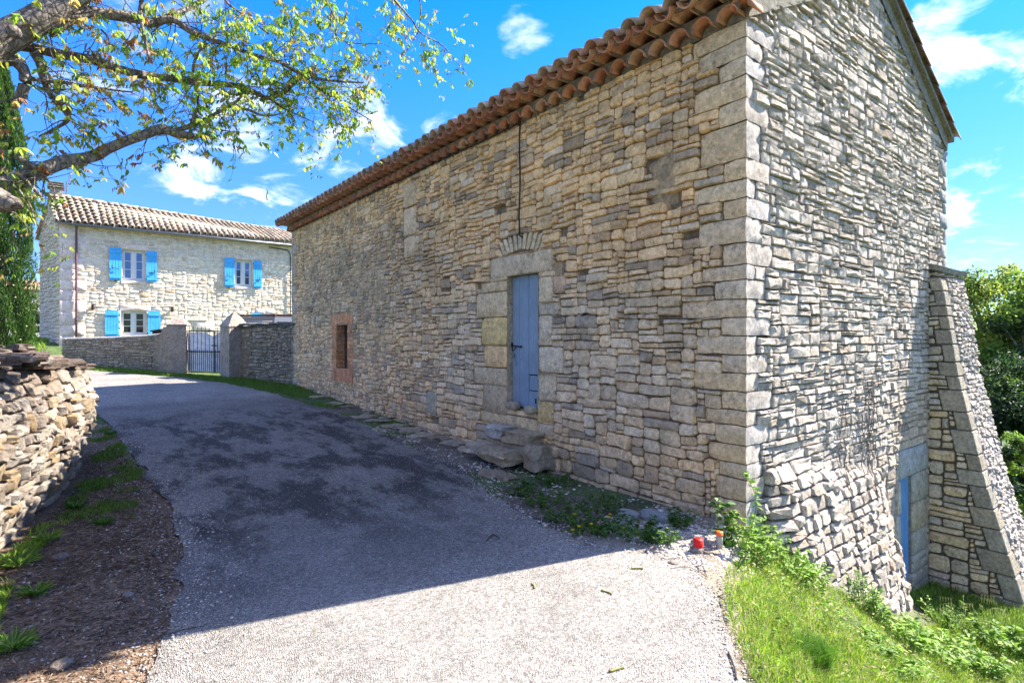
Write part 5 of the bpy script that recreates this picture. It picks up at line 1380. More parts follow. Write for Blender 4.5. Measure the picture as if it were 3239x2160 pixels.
LIMBS = {
 'A': [(-330, 330, 3.7, .165), (-160, 225, 3.75, .135), (0, 128, 3.9, .108), (110, 68, 4.0, .097), (220, 4, 4.1, .088), (330, -75, 4.2, .08), (480, -170, 4.4, .07)],
 'B': [(150, 88, 4.05, .060), (200, 62, 4.1, .052), (268, 42, 4.2, .045), (345, 45, 4.3, .044), (430, 56, 4.4, .042), (482, 73, 4.5, .036), (540, 58, 4.6, .030), (600, 26, 4.8, .024), (680, -20, 5.0, .014)],
 'B2': [(482, 73, 4.5, .030), (550, 66, 4.55, .026), (598, 98, 4.6, .026), (670, 126, 4.75, .022), (741, 152, 4.9, .020), (813, 177, 5.0, .018), (885, 196, 5.1, .016), (957, 236, 5.3, .018), (1052, 256, 5.5, .012), (1150, 262, 5.7, .007)],
 'C': [(60, 140, 4.1, .040), (120, 152, 4.15, .038), (200, 172, 4.2, .036), (287, 187, 4.3, .034), (344, 206, 4.4, .034), (406, 227, 4.5, .032), (478, 240, 4.7, .030), (560, 250, 4.8, .029), (640, 262, 4.9, .027), (741, 272, 5.1, .024), (813, 298, 5.2, .022), (850, 311, 5.25, .020), (909, 284, 5.3, .018), (957, 240, 5.3, .016), (1000, 215, 5.4, .008)],
 'C2': [(850, 311, 5.25, .012), (900, 345, 5.4, .009), (960, 372, 5.5, .006), (1000, 390, 5.6, .004)],
 'B3': [(957, 238, 5.3, .014), (1000, 275, 5.45, .012), (1050, 300, 5.6, .011), (1090, 330, 5.7, .010), (1125, 352, 5.8, .007), (1180, 385, 5.9, .004)],
 'D': [(-260, 760, 3.7, .12), (-120, 660, 3.8, .095), (0, 598, 3.95, .070), (62, 565, 4.05, .055), (125, 545, 4.1, .050), (200, 512, 4.25, .046), (290, 492, 4.4, .042), (360, 460, 4.5, .040), (450, 428, 4.6, .036), (512, 408, 4.7, .040), (560, 424, 4.75, .034), (608, 428, 4.8, .030), (612, 440, 4.8, .012)],
 'D2': [(515, 415, 4.7, .022), (560, 412, 4.75, .021), (622, 390, 4.85, .020), (693, 354, 5.0, .017), (741, 328, 5.1, .014), (775, 300, 5.2, .010), (830, 290, 5.3, .005)],
 'D3': [(725, 338, 5.05, .013), (785, 348, 5.15, .012), (835, 366, 5.25, .010), (900, 359, 5.4, .005)],
 'D4': [(600, 405, 4.8, .012), (612, 370, 4.75, .012), (628, 330, 4.7, .012), (612, 235, 4.7, .013), (618, 190, 4.65, .012), (640, 150, 4.6, .008)],
 'E': [(0, 190, 3.95, .055), (45, 195, 4.0, .042), (75, 225, 4.0, .038), (78, 270, 4.0, .036), (58, 312, 4.0, .032), (42, 333, 4.0, .026)],
 'Fs': [(112, 165, 4.15, .036), (128, 205, 4.1, .034), (134, 239, 4.1, .024), (158, 297, 4.15, .020), (201, 349, 4.2, .017), (215, 378, 4.2, .016), (185, 402, 4.25, .012), (124, 432, 4.3, .006)],
 'G': [(450, -10, 4.3, .016), (443, 40, 4.3, .018), (448, 80, 4.25, .016), (462, 140, 4.25, .012), (472, 185, 4.2, .009)],
 'H': [(-40, 475, 3.9, .030), (20, 484, 4.0, .022), (62, 498, 4.0, .018), (118, 535, 4.05, .020)],
 'I': [(-80, 610, 3.7, .05), (0, 640, 3.75, .055), (40, 645, 3.75, .05), (55, 655, 3.75, .03)],
 'J': [(980, -60, 5.2, .012), (1030, 0, 5.3, .010), (1062, 70, 5.4, .009), (1066, 120, 5.45, .008), (1135, 139, 5.6, .006), (1210, 138, 5.7, .004)],
 'K': [(1200, -60, 5.6, .012), (1245, 0, 5.7, .009), (1300, 60, 5.8, .008), (1331, 105, 5.9, .007), (1398, 143, 6.0, .006), (1436, 188, 6.1, .005), (1480, 235, 6.2, .003)],
 'K2': [(1310, -60, 5.7, .008), (1330, 20, 5.8, .007), (1325, 95, 5.9, .005), (1305, 130, 5.9, .003)],
 'L': [(95, 250, 4.05, .014), (200, 262, 4.15, .012), (320, 280, 4.3, .010), (420, 292, 4.4, .006)],
 'M': [(870, -60, 5.0, .010), (905, 40, 5.1, .009), (925, 100, 5.2, .007), (900, 180, 5.2, .004)],
 'N': [(680, -60, 4.7, .012), (720, 10, 4.8, .010), (790, 60, 4.9, .008), (850, 110, 5.0, .005)],
 'O': [(320, 95, 4.3, .007), (345, 130, 4.3, .007), (330, 190, 4.3, .005)],
 'Q': [(130, 622, 4.0, .012), (90, 580, 4.0, .012), (60, 545, 4.0, .014)],
 'P': [(60, 600, 3.95, .008), (100, 660, 4.0, .006), (125, 720, 4.05, .005), (160, 700, 4.1, .003)],
}
roots = {'A': fork, 'D': base + Vector((.1, 0, 2.3)), 'I': base + Vector((.1, 0, 2.2))}
twig_src = []
for k, l in LIMBS.items():
    P, Q = A3(l)
    if k in roots: P = [roots[k]] + P; Q = [Q[0] * 1.25] + Q
    P, Q = smooth_path(P, Q)
    b = MB(); mx = max(Q); b.tube(P, Q, n=16 if mx > .08 else (10 if mx > .03 else 6), jit=.22 if mx > .02 else 0)
    b.build('branch', M['bark'], tree, True)
    for p, r in zip(P, Q): twig_src.append((p, r, k))
b = MB(); kh = at(48, 122, 3.88)   # knot hole
b.tube([kh + Vector((0, -.10, 0)), kh + Vector((0, -.135, .0))], [.045, .036], 10); b.build('knot', M['bark'], tree, True)
# twigs
tw = MB(); tips = []
dens = {'A': .5, 'B': 2.0, 'B2': 4.2, 'C': 2.1, 'C2': 3.2, 'B3': 4.2, 'D': 1.1, 'D2': 3.2, 'D3': 2.0, 'D4': 2.2, 'E': 1.6, 'Fs': 2.2, 'G': .5, 'H': 2.5, 'I': 1.2, 'J': 4.0, 'K': 2.2, 'K2': 2.0, 'L': 2.6, 'M': 4.2, 'N': 4.0, 'O': 1.5, 'Q': 1.5, 'P': 1.2}
def grow(p, d, L, r, lvl):
    n = 5; pts = [p]; q = p.copy(); dd = d.copy()
    for i in range(n):
        dd = (dd + Vector((rng.gauss(0, .22), rng.gauss(0, .22), rng.gauss(-.03, .2)))).normalized(); q = q + dd * (L / n); pts.append(q.copy())
    if any((proj(x)[0] > 1530 or (proj(x)[0] > 1210 and proj(x)[1] > 330) or (proj(x)[1] > 610 and proj(x)[0] > 260)) for x in pts): return
    tw.tube(pts, [r * (1 - .75 * i / n) for i in range(n + 1)], 4, cap=False)
    tips.append((pts[-1], dd)); 
    if lvl > 0: 
        tips.append((pts[3], dd))
        for k in range(2 if lvl > 1 else 1):
            i = rng.randint(1, n - 1); nd = (dd + Vector((rng.gauss(0, .8), rng.gauss(0, .8), rng.gauss(0, .7)))).normalized(); grow(pts[i], nd, L * .62, r * .6, lvl - 1)
for i in range(0, len(twig_src) - 1):
    p, r, k = twig_src[i]
    if twig_src[i + 1][2] != k: continue
    seg = (twig_src[i + 1][0] - p); nt = seg.length * dens.get(k, 2) * 7.2; nt = int(nt) + (1 if rng.random() < nt % 1 else 0)
    for q in range(nt):
        pp = p.lerp(twig_src[i + 1][0], rng.random()); d = (seg.normalized() * rng.uniform(-.1, .9) + Vector((rng.gauss(0, .7), rng.gauss(0, .5), rng.gauss(-.05, .75)))).normalized()
        grow(pp, d, rng.uniform(.18, .55), min(.0055, max(.0025, r * .35)), 2)
o = tw.build('twigs', M['bark'], tree, True); o['kind'] = 'stuff'
# compound leaves: a few leaflets hanging at each tip
pos, nn_, dd_, LL, WW, cc = [], [], [], [], [], []
LC = [(.22, .33, .035), (.30, .38, .04), (.16, .27, .03), (.34, .37, .05), (.10, .17, .03), (.27, .30, .05), (.32, .24, .06), (.25, .12, .05)]
for (p, d) in tips:
    if rng.random() < .15: continue
    px = proj(p)[0]; big_ = rng.random() < .40; s_ = rng.uniform(.65, 1.1) * (1.05 if big_ else .66)
    nl = rng.randint(3, 7); basec = LC[rng.choice([0, 0, 1, 1, 2, 2, 3, 4, 5, 6] if px > 500 else [0, 1, 3, 5, 5, 6, 6, 7, 2, 4])]
    rd = Vector((rng.gauss(0, 1), rng.gauss(0, 1), -.4)).normalized()
    for q in range(nl):
        t = q / nl; off = rd * (t * .085 * s_); sd = rd.cross(Vector((0, 0, 1))).normalized() * (1 if q % 2 else -1)
        dv = (rd * .5 + sd * .55 + Vector((0, 0, -.75)) + Vector((rng.gauss(0, .2), rng.gauss(0, .2), rng.gauss(0, .2)))).normalized()
        pos.append(p + off); dd_.append(dv); nn_.append((rng.gauss(0, 1), rng.gauss(0, 1), rng.gauss(0, 1) + .4)); Lf = rng.uniform(.042, .072) * s_; LL.append(Lf); WW.append(Lf * rng.uniform(.36, .48))
        k = rng.uniform(1.0, 1.6); cc.append((min(.5, basec[0] * k), min(.55, basec[1] * k), basec[2] * k * .9))
pos = np.array([tuple(p) for p in pos]); dd_ = np.array([tuple(p) for p in dd_]); nn_ = np.array(nn_); LL = np.array(LL); WW = np.array(WW); cc = np.array(cc)
# nearest 300 in view as single leaves
dep = pos[:, 0] * SA + pos[:, 1] * CA; ppx = CX + F * (pos[:, 0] * CA - pos[:, 1] * SA) / dep; ppy = HOR - F * (pos[:, 2] - EYE) / dep
vis = (ppx > 0) & (ppx < 3239) & (ppy > 0); score = np.where(vis, LL / dep, 0); order = np.argsort(-score)
vv, tri = leaf_mesh('', pos, nn_, dd_, LL, WW, cc, None, build=False)
single = order[:300]; restI = order[300:]
for i in single:
    np_mesh('leaf', vv[i], tri, M['leaf'], np.repeat(cc[i][None], 7, 0), tree)
f = (tri[None] + (np.arange(len(restI)) * 7)[:, None, None]).reshape(-1, 3)
o = np_mesh('foliage', vv[restI].reshape(-1, 3), f, M['leaf'], np.repeat(cc[restI][:, None], 7, 1).reshape(-1, 3), tree); o['kind'] = 'stuff'
# catkins
for (x, y, d) in ((500, 150, 4.4), (520, 165, 4.4), (190, 270, 4.2), (370, 200, 4.3), (385, 500, 4.4), (400, 505, 4.4), (395, 0, 4.3), (845, 600, 5.0)):
    p = at(x, y, d); b = MB(); pts = [p + Vector((.006 * math.sin(k), 0, -.013 * k)) for k in range(8)]; b.tube(pts, [.004 + (.0022 if k % 2 else 0) for k in range(8)], 6, (.22, .30, .07)); b.build('catkin', M['leaf'], tree, True)

# ---- cypress
cx_, cy_ = at(-2, 1065, 13.6).xy; cz = G(cx_, cy_); cyp = thing('cypress_tree', 'tall narrow dark green cypress at the left edge beside the farmhouse', 'tree', (cx_, cy_, cz))
b = MB(); b.tube([(cx_, cy_, cz - .1), (cx_, cy_, cz + 3), (cx_, cy_, cz + 8)], [.14, .10, .02], 10); b.build('trunk', M['bark'], cyp, True)
N = 60000; hh = nrs.uniform(0, 1, N) ** .9; th = nrs.uniform(0, 2 * math.pi, N); H = 8.4
rad = .60 * np.clip(np.minimum((1 - hh) * 2.6, .55 + hh * 3.0), 0, 1) ; lob = 1 + .13 * np.sin(th * 5 + 3 * np.sin(hh * 9)) + .10 * np.sin(th * 9 + hh * 31)
rr = rad * lob * (1 - .45 * nrs.uniform(0, 1, N) ** 2.5); P = np.stack([cx_ + rr * np.cos(th), cy_ + rr * np.sin(th), cz + .1 + hh * H], 1)
D = np.stack([np.cos(th) * .35, np.sin(th) * .35, np.ones(N)], 1) + nrs.normal(size=(N, 3)) * .25; Nn = np.stack([np.cos(th), np.sin(th), np.full(N, .1)], 1) + nrs.normal(size=(N, 3)) * .4
cl = .5 + .5 * np.sin(th * 9 + hh * 31); C = pickc([(.035, .09, .014), (.06, .13, .02), (.025, .065, .012), (.09, .16, .025)], N, .25) * (.75 + .5 * cl)[:, None]
leaf_mesh('crown', P, Nn, D, nrs.uniform(.06, .12, N), nrs.uniform(.014, .026, N), C, M['leaf'], cyp)
b = MB()
for k in range(60):
    t = rng.uniform(math.pi, 1.9 * math.pi); h = rng.uniform(.1, .75); r_ = .62; b.add(*rock_geo((cx_ + r_ * math.cos(t), cy_ + r_ * math.sin(t), cz + h * H), (.035, .035, .035), rng, 0, k, 1), (.42, .33, .24))
o = b.build('cones', M['litter'], cyp, True); o['kind'] = 'stuff'

# ---- leafy trees and bushes
def bush(name, label, cat, c, size, nclump, nleaf, L, cols, trunk=True, group=None, seed=0, flower=None, upw=.3):
    r_ = np.random.RandomState(seed + 90); zb = G(c[0], c[1]); root = thing(name, label, cat, (c[0], c[1], zb), group); sx, sy, sz, z0 = size
    P, Nn, C, D = [], [], [], []; b = MB()
    for k in range(nclump):
        t = r_.uniform(0, 2 * math.pi); u = r_.uniform(-.95, 1); rr = math.sqrt(max(0, 1 - u * u)) * r_.uniform(.45, 1.0)
        cc_ = np.array([c[0] + sx * rr * math.cos(t), c[1] + sy * rr * math.sin(t), zb + z0 + sz * (u * r_.uniform(.6, 1.02) + 1)]); s_ = r_.uniform(.14, .30) * min(sx, sz)
        m = nleaf // nclump; v = r_.normal(size=(m, 3)); v /= np.linalg.norm(v, axis=1, keepdims=True); q = cc_ + v * (s_ * r_.uniform(.3, 1, (m, 1)) ** .6) * np.array([1.25, 1.25, .8])
        P.append(q); Nn.append(v + r_.normal(size=(m, 3)) * .5 + np.array([0, 0, .5])); D.append(r_.normal(size=(m, 3)) + np.array([0, 0, upw - .2])); cs = np.array(cols); C.append(cs[r_.randint(0, len(cs))] * r_.uniform(.65, 1.25, (m, 1)) * r_.uniform(.8, 1.2))
        if trunk and k % 3 == 0:
            b.tube(smooth_path([Vector((c[0], c[1], zb + z0 * .8)), Vector((c[0], c[1], zb + z0 + sz * .3)).lerp(Vector(cc_), .5) + Vector((0, 0, .1)), Vector(cc_)], [.05 * sz, .025 * sz, .008], 3, .1)[0], [.05 * sz * (1 - i / 6.3) + .004 for i in range(7)], 6, cap=False)
    P = np.concatenate(P); n = len(P)
    if trunk: b.tube([Vector((c[0], c[1], zb - .2)), Vector((c[0] + .05, c[1], zb + z0 * .6)), Vector((c[0], c[1], zb + z0 + sz * .4))], [.09 * sz, .07 * sz, .045 * sz], 10); b.build('trunk', M['bark'], root, True)
    leaf_mesh('crown' if trunk else 'foliage', P, np.concatenate(Nn), np.concatenate(D), r_.uniform(.7, 1.3, n) * L, r_.uniform(.7, 1.3, n) * L * .55, np.concatenate(C), M['leaf'], root, kind=None if trunk else None)
    return root, P
GB = [(.15, .25, .035), (.21, .32, .045), (.10, .17, .03)]; GD = [(.03, .065, .018), (.05, .09, .02), (.025, .05, .015)]; GY = [(.27, .35, .05), (.21, .30, .045), (.32, .37, .08)]
p = at(3150, 1000, 19); bush('leafy_tree', 'bright yellow green tree rising right of the barn gable', 'tree', (p.x, p.y), (2.3, 2.3, 1.9, 2.3), 90, 15000, .13, GY + GB, seed=1)
p = at(3290, 1000, 17); bush('leafy_tree', 'darker green tree at the right frame edge behind the buttress', 'tree', (p.x, p.y), (1.5, 1.5, 1.9, 1.2), 70, 10000, .13, GB + GD, seed=2)
p = at(3150, 1150, 14.5); bush('evergreen_shrub', 'dark evergreen shrub just right of the buttress', 'shrub', (p.x, p.y), (1.5, 1.2, 1.55, .2), 70, 14000, .10, GD, False, seed=3)
p = at(3300, 1250, 13); bush('evergreen_shrub', 'dark dense bush behind the lilac at the right edge', 'shrub', (p.x, p.y), (1.2, 1.0, 1.1, .1), 50, 9000, .09, GD, False, seed=4)
p = at(3205, 1200, 11.2); rt_, Pf = bush('lilac_bush', 'small flowering lilac bush with pale pink blooms right of the buttress', 'shrub', (p.x, p.y), (.55, .5, .95, .1), 36, 5000, .07, GB + GD, False, seed=5)
for k in range(12):
    i = nrs.randint(len(Pf)); q = Pf[i]; 
    if q[2] < G(q[0], q[1]) + 1.0: continue
    m = 60; v = rv(m); P_ = q + np.array([0, -.25, .0]) + v * nrs.uniform(.02, .07, (m, 1)) * np.array([1, 1, 1.4]); leaf_mesh('flower_head', P_, v, v, np.full(m, .025), np.full(m, .022), pickc([(.62, .45, .60), (.70, .58, .66), (.55, .38, .52)], m), M['leaf'], rt_)
# far left: shrub and distant house between cypress and farmhouse
p = at(108, 1065, 33); bush('shrub', 'dark green shrub in the gap between the cypress and the farmhouse', 'shrub', (p.x, p.y), (1.2, 1.2, .75, .0), 40, 5000, .14, GD, False, seed=6)
p = at(104, 1000, 40); bush('leafy_tree', 'pale small tree in front of the distant house at far left', 'tree', (p.x, p.y), (.9, .9, 1.3, .8), 30, 2600, .16, [(.25, .27, .14), (.2, .22, .1)], seed=7)
p = at(60, 1065, 62); zb = G(p.x, p.y); fh = thing('distant_house', 'distant pale house with orange tiled roof seen beside the cypress', 'house', (p.x, p.y, zb))
b = MB(); b.box((p.x, p.y, zb + 2.6), (6, 5, 5.2), (.60, .54, .46)); b.build('wall', M['stone_house'], fh)
b = MB(); slab(b, Vector((p.x - 3.3, p.y - 2.8, zb + 5.1)), Vector((p.x + 3.3, p.y - 2.8, zb + 5.1)), Vector((p.x + 3.3, p.y, zb + 6.3)), Vector((p.x - 3.3, p.y, zb + 6.3)), .15, (.46, .26, .17))
slab(b, Vector((p.x - 3.3, p.y, zb + 6.3)), Vector((p.x + 3.3, p.y, zb + 6.3)), Vector((p.x + 3.3, p.y + 2.8, zb + 5.1)), Vector((p.x - 3.3, p.y + 2.8, zb + 5.1)), .15, (.46, .26, .17)); b.build('roof', M['terracotta'], fh)
# bare tree behind the two roofs
p = at(860, 1065, 46); zb = G(p.x, p.y); bt = thing('bare_tree', 'leafless thin twigged tree top showing behind the farmhouse roof', 'tree', (p.x, p.y, zb)); b = MB()
def bare(q, d, L, r, l):
    e = q + d * L; b.tube([q, q.lerp(e, .5) + Vector((rng.gauss(0, .05), 0, rng.gauss(0, .05))) * L, e], [r, r * .8, r * .6], 5 if l < 3 else 3, cap=False)
    if l < 6:
        for k in range(3 if l in (1, 2, 3) else 2): bare(e, (d + Vector((rng.gauss(0, .45), rng.gauss(0, .45), rng.gauss(.05, .25)))).normalized(), L * rng.uniform(.62, .85), r * .6, l + 1)
bare(Vector((p.x, p.y, zb)), Vector((0, 0, 1)), 3.1, .12, 0); b.build('branches', M['bark'], bt)

# ---- grass and weeds
def blades(name, pts, h, w, lean, cols, parent=None, mat='grass'):
    N = len(pts); P = np.array(pts); th = nrs.uniform(0, 2 * math.pi, N); h = np.asarray(h).reshape(-1, 1) * np.ones((N, 1)); d = np.stack([np.cos(th), np.sin(th), np.zeros(N)], 1); ph = nrs.uniform(0, 2 * math.pi, N)
    l = np.stack([np.cos(ph), np.sin(ph), np.zeros(N)], 1) * h * nrs.uniform(.1, 1, (N, 1)) * lean; up = np.array([0, 0, 1.]); w = w * nrs.uniform(.6, 1.3, (N, 1))
    v = np.stack([P - d * w, P + d * w, P + up * h * .55 + l * .35 - d * w * .8, P + up * h * .55 + l * .35 + d * w * .8, P + up * h * (1 - .25 * lean) + l], 1)
    tri = np.array([(0, 1, 3), (0, 3, 2), (2, 3, 4)]); f = (tri[None] + (np.arange(N) * 5)[:, None, None]).reshape(-1, 3)
    return np_mesh(name, v.reshape(-1, 3), f, M[mat], np.repeat(cols[:, None], 5, 1).reshape(-1, 3), parent)
def inpoly(x, y, poly):
    c = False; n = len(poly)
    for i in range(n):
        x0, y0 = poly[i]; x1, y1 = poly[(i + 1) % n]
        if (y0 > y) != (y1 > y) and x < (x1 - x0) * (y - y0) / (y1 - y0) + x0: c = not c
    return c
def scatter(poly, n, dens=None):
    xs = [p[0] for p in poly]; ys = [p[1] for p in poly]; out = []; t = 0
    while len(out) < n and t < n * 12:
        t += 1; x, y = rng.uniform(min(xs), max(xs)), rng.uniform(min(ys), max(ys))
        if not inpoly(x, y, poly): continue
        if dens and rng.random() > dens(x, y): continue
        out.append((x, y, G(x, y) - .005))
    return out
bank = [(2.55, .9), (2.75, 1.45), (3.25, 1.95), (3.95, 2.35), (4.6, 2.45), (5.2, 2.62), (5.8, 2.35), (7.0, 2.2), (9.0, 2.2), (9.0, .6), (6, .2), (3.2, .2)]
pts = scatter(bank, 60000, lambda x, y: fin(.75 + .9 * nz(x, y, 0, 2.2), .1, 1) * (1 if x < 5.5 else .5) * fin(.25 + ((x - 2.7) * .54 - (y - 1.55) * .84) * 2.2, .1, 1))
hts = np.array([.045 + .07 * fin(.5 + nz(p[0], p[1], 4, 1.6), 0, 1) + .03 * rng.random() for p in pts])
o = blades('bank_grass', pts, hts, .0028, .9, pickc([(.17, .30, .025), (.24, .36, .03), (.12, .24, .02), (.33, .36, .07), (.28, .38, .03), (.20, .32, .03), (.44, .40, .18)], len(pts), .25)); tag(o, 'bright sunlit grass on the bank below the barn corner', 'grass', kind='stuff')
n = 5200; pts = scatter(bank, n, lambda x, y: fin(.35 + 1.6 * nz(x, y, 8, 1.7), .03, 1)); n = len(pts); a = nrs.uniform(0, 6.28, n)
o = leaf_mesh('bank_clover', np.array(pts) + np.stack([np.zeros(n), np.zeros(n), nrs.uniform(.02, .09, n)], 1), np.tile([0, 0, 1.], (n, 1)) + nrs.normal(size=(n, 3)) * .35, np.stack([np.cos(a), np.sin(a), nrs.uniform(-.2, .5, n)], 1), nrs.uniform(.018, .045, n), nrs.uniform(.012, .026, n), pickc([(.13, .24, .03), (.20, .33, .05), (.09, .18, .03), (.40, .34, .16)], n), M['leaf']); tag(o, 'small broad clover leaves and dry leaves among the bank grass', 'ground cover', kind='stuff')
# verge grasses
def verge(name, poly, n, h, cols, label, dens=None, w=.003):
    pts = scatter(poly, n, dens); o = blades(name, pts, np.array([h * rng.uniform(.4, 1.2) for _ in pts]), w, .8, pickc(cols, len(pts), .25)); tag(o, label, 'grass', kind='stuff')
gcol = [(.11, .20, .02), (.16, .26, .03), (.08, .15, .02)]; bright = [(.2, .32, .03), (.27, .38, .05), (.14, .24, .02)]
verge('wall_foot_grass', [(4.0, 14.6), (4.9, 14.4), (4.9, 15.9), (4.5, 17.4), (4.1, 18.6), (3.3, 19.6), (2.9, 20.4), (2.5, 20.0), (3.3, 17.8), (3.7, 16.2)], 9000, .10, gcol, 'dark green grass strip at the foot of the walls by the gate')
verge('verge_grass', [(2.45, 20.9), (2.9, 20.2), (2.5, 19.8), (1.6, 21.3), (.8, 22.6), (-.1, 24.5), (-.9, 26.4), (-.4, 27), (.3, 25.4), (1.2, 23.7), (2.0, 22.2)], 12000, .11, gcol + bright, 'grass along the foot of the low garden wall')
verge('lane_side_grass', [(4.15, 8.5), (4.88, 8.3), (4.88, 14.4), (4.1, 14.5), (4.25, 11)], 4500, .07, gcol, 'sparse grass and moss along the barn foot', lambda x, y: fin(nz(x, y, 0, 1.3) * 2 + .3, 0, 1))
verge('left_verge_grass', [(-.15, 6.6), (.45, 6.3), (.72, 8.0), (.66, 9.5), (.5, 11.5), (.2, 11.8), (.25, 9.6), (.05, 8.0)], 5500, .07, gcol, 'shaded grass tufts at the foot of the dry stone wall', lambda x, y: fin(nz(x, y, 3, 3.5) * 3 + .15, 0, 1))
verge('near_left_grass', [(-1.05, 3.2), (-.5, 3.4), (-.35, 4.5), (-.3, 5.6), (0, 6.6), (-.25, 6.6), (-.6, 5.0), (-.95, 4.0)], 7000, .085, bright, 'bright weeds and grass at the near foot of the dry stone wall', lambda x, y: fin(nz(x, y, 6, 2.4) * 3 + .35, 0, 1))
verge('low_grass', [(7.2, .2), (8.6, 2.2), (9.0, 2.68), (10.15, 2.68), (10.15, 1.5), (11.8, 1.2), (12.5, 0)], 17000, .15, gcol + bright, 'long grass in the hollow between the rubble skirt and buttress', None, .004)
verge('yard_grass', [(-3.5, 27), (-.8, 27.5), (-.6, 33), (-4, 36)], 5000, .25, bright, 'sunny grass patch beyond the end of the low wall', None, .012)
# broad leaved weeds
def weed(name, label, c, r, h, n, L, cols, group=None, cat='plant', stalk=True, wl=.5):
    zb = G(c[0], c[1]); root = thing(name, label, cat, (c[0], c[1], zb), group); P, D, Nn, C = [], [], [], []; b = MB(); ns = max(3, n // 14)
    for k in range(ns):
        t = rng.uniform(0, 6.28); q = math.sqrt(rng.random()) * r; base_ = Vector((c[0] + q * math.cos(t) * .7, c[1] + q * math.sin(t) * .7, G(c[0] + q * math.cos(t) * .7, c[1] + q * math.sin(t) * .7)))
        tip = Vector((c[0] + q * math.cos(t) * 1.3, c[1] + q * math.sin(t) * 1.3, base_.z + h * rng.uniform(.45, 1.1))); mid = base_.lerp(tip, .5) + Vector((0, 0, h * .12)); pts = smooth_path([base_, mid, tip], [1, 1, 1], 4, 0)[0]
        if stalk: b.tube(pts, [.0035 * (1 - .6 * i / (len(pts) - 1)) for i in range(len(pts))], 4, (.20, .26, .06), cap=False)
        for m in range(n // ns):
            s_ = rng.random() ** .7; i = min(int(s_ * (len(pts) - 1)), len(pts) - 2); pp = pts[i].lerp(pts[i + 1], rng.random()); a = rng.uniform(0, 6.28)
            P.append(tuple(pp)); D.append((math.cos(a), math.sin(a), rng.uniform(-.3, .6))); Nn.append((rng.gauss(0, .4), rng.gauss(0, .4), 1)); C.append(rng.choice(cols))
    if stalk: b.build('stems', M['grass'], root)['kind'] = 'stuff'
    N = len(P); leaf_mesh('leaves', P, Nn, D, nrs.uniform(.6, 1.25, N) * L, nrs.uniform(.7, 1.2, N) * L * wl, np.array(C) * nrs.uniform(.75, 1.25, (N, 1)), M['leaf'], root)
    return root
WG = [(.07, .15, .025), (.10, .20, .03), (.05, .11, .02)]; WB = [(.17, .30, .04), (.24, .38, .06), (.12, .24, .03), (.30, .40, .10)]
spots = [(2060, 1800), (2130, 1760), (2190, 1730)]
WLAB = ['shaded weeds nearest the door steps at the lane edge', 'second shaded weed clump from the steps along the lane edge', 'third shaded weed clump from the steps beside the two left dandelions', 'shaded weeds around the middle dandelions at the lane edge',
        'shaded weeds under the rightmost dandelions', 'dense shaded weed mass at the shadow line', 'shaded weeds at the shadow line nearest the red pot', 'shaded weeds midway between dandelions and barn wall', 'thin shaded weeds close to the barn foot right of the steps', 'small dark weed clump against the wall left of the red pot']
wl_ = [((1650, 1560), .22, .10), ((1720, 1600), .22, .12), ((1790, 1640), .24, .12), ((1860, 1690), .22, .13), ((1930, 1690), .24, .14), ((2010, 1700), .22, .14), ((2080, 1715), .16, .13), ((1890, 1610), .24, .11), ((1760, 1530), .24, .10), ((2150, 1665), .15, .12)]
for k, ((x, y), r_, h) in enumerate(wl_):
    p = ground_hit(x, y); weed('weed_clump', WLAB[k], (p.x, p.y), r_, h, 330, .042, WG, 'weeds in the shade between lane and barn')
for k, (x, y) in enumerate(((1820, 1645), (1933, 1652), (1928, 1672), (1815, 1697), (1874, 1686), (1834, 1704))):
    p = ground_hit(x, y + 22); zf = .11 + .02 * (k % 3); root = thing('dandelion', ['yellow dandelion highest on the left of the group', 'yellow dandelion highest on the right of the group', 'yellow dandelion just under the upper right one', 'leftmost low yellow dandelion at the lane edge', 'low yellow dandelion in the middle of the group', 'low yellow dandelion right beside the leftmost low one'][k], 'flower', p, 'dandelions in the shaded weeds')
    b = MB(); b.tube([p, p + Vector((.01, 0, zf * .6)), p + Vector((.0, .01, zf))], .0022, 5, (.2, .28, .08)); b.build('stem', M['grass'], root)
    m = 30; t = np.linspace(0, 6.28, m); D = np.stack([np.cos(t), np.sin(t), nrs.uniform(.1, .9, m)], 1); leaf_mesh('petals', np.repeat(np.array([tuple(p + Vector((0, .01, zf)))]), m, 0), np.tile([0, 0, 1.], (m, 1)), D, np.full(m, .020), np.full(m, .007), np.tile([.80, .60, .02], (m, 1)), M['leaf'], root)
# rosette weeds on the left verge
for k, (x, y, r_, lab) in enumerate([(240, 1610, .14, 'leafy bright weed tuft nearest the base of the bulging wall'), (330, 1660, .14, 'grassy weed tuft on the shaded litter beside the lane edge'), (290, 1330, .12, 'plantain clump in shade halfway along the dry stone wall'), (350, 1375, .12, 'grass clump in shade at the gravel edge opposite the slit window'), (60, 1790, .18, 'large sunlit weed clump at the lower left frame edge'), (110, 1880, .14, 'sunlit grassy clump below the large left weed clump'), (40, 2060, .16, 'grass clump near the bottom left corner'), (150, 1710, .14, 'bright weed clump under the near end of the wall')]):
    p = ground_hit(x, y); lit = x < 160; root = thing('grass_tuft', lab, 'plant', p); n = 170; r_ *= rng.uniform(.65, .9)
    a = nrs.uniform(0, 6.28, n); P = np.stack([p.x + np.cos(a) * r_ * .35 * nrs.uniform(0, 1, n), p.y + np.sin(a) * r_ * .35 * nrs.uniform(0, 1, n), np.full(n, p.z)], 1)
    D = np.stack([np.cos(a), np.sin(a), nrs.uniform(.25, 1.4, n)], 1); leaf_mesh('leaves', P, np.tile([0, 0, 1.], (n, 1)) + nrs.normal(size=(n, 3)) * .2, D, nrs.uniform(.5, 1.1, n) * r_, nrs.uniform(.005, .014, n), pickc(WB if lit else WG + WB[:1], n), M['leaf'], root)
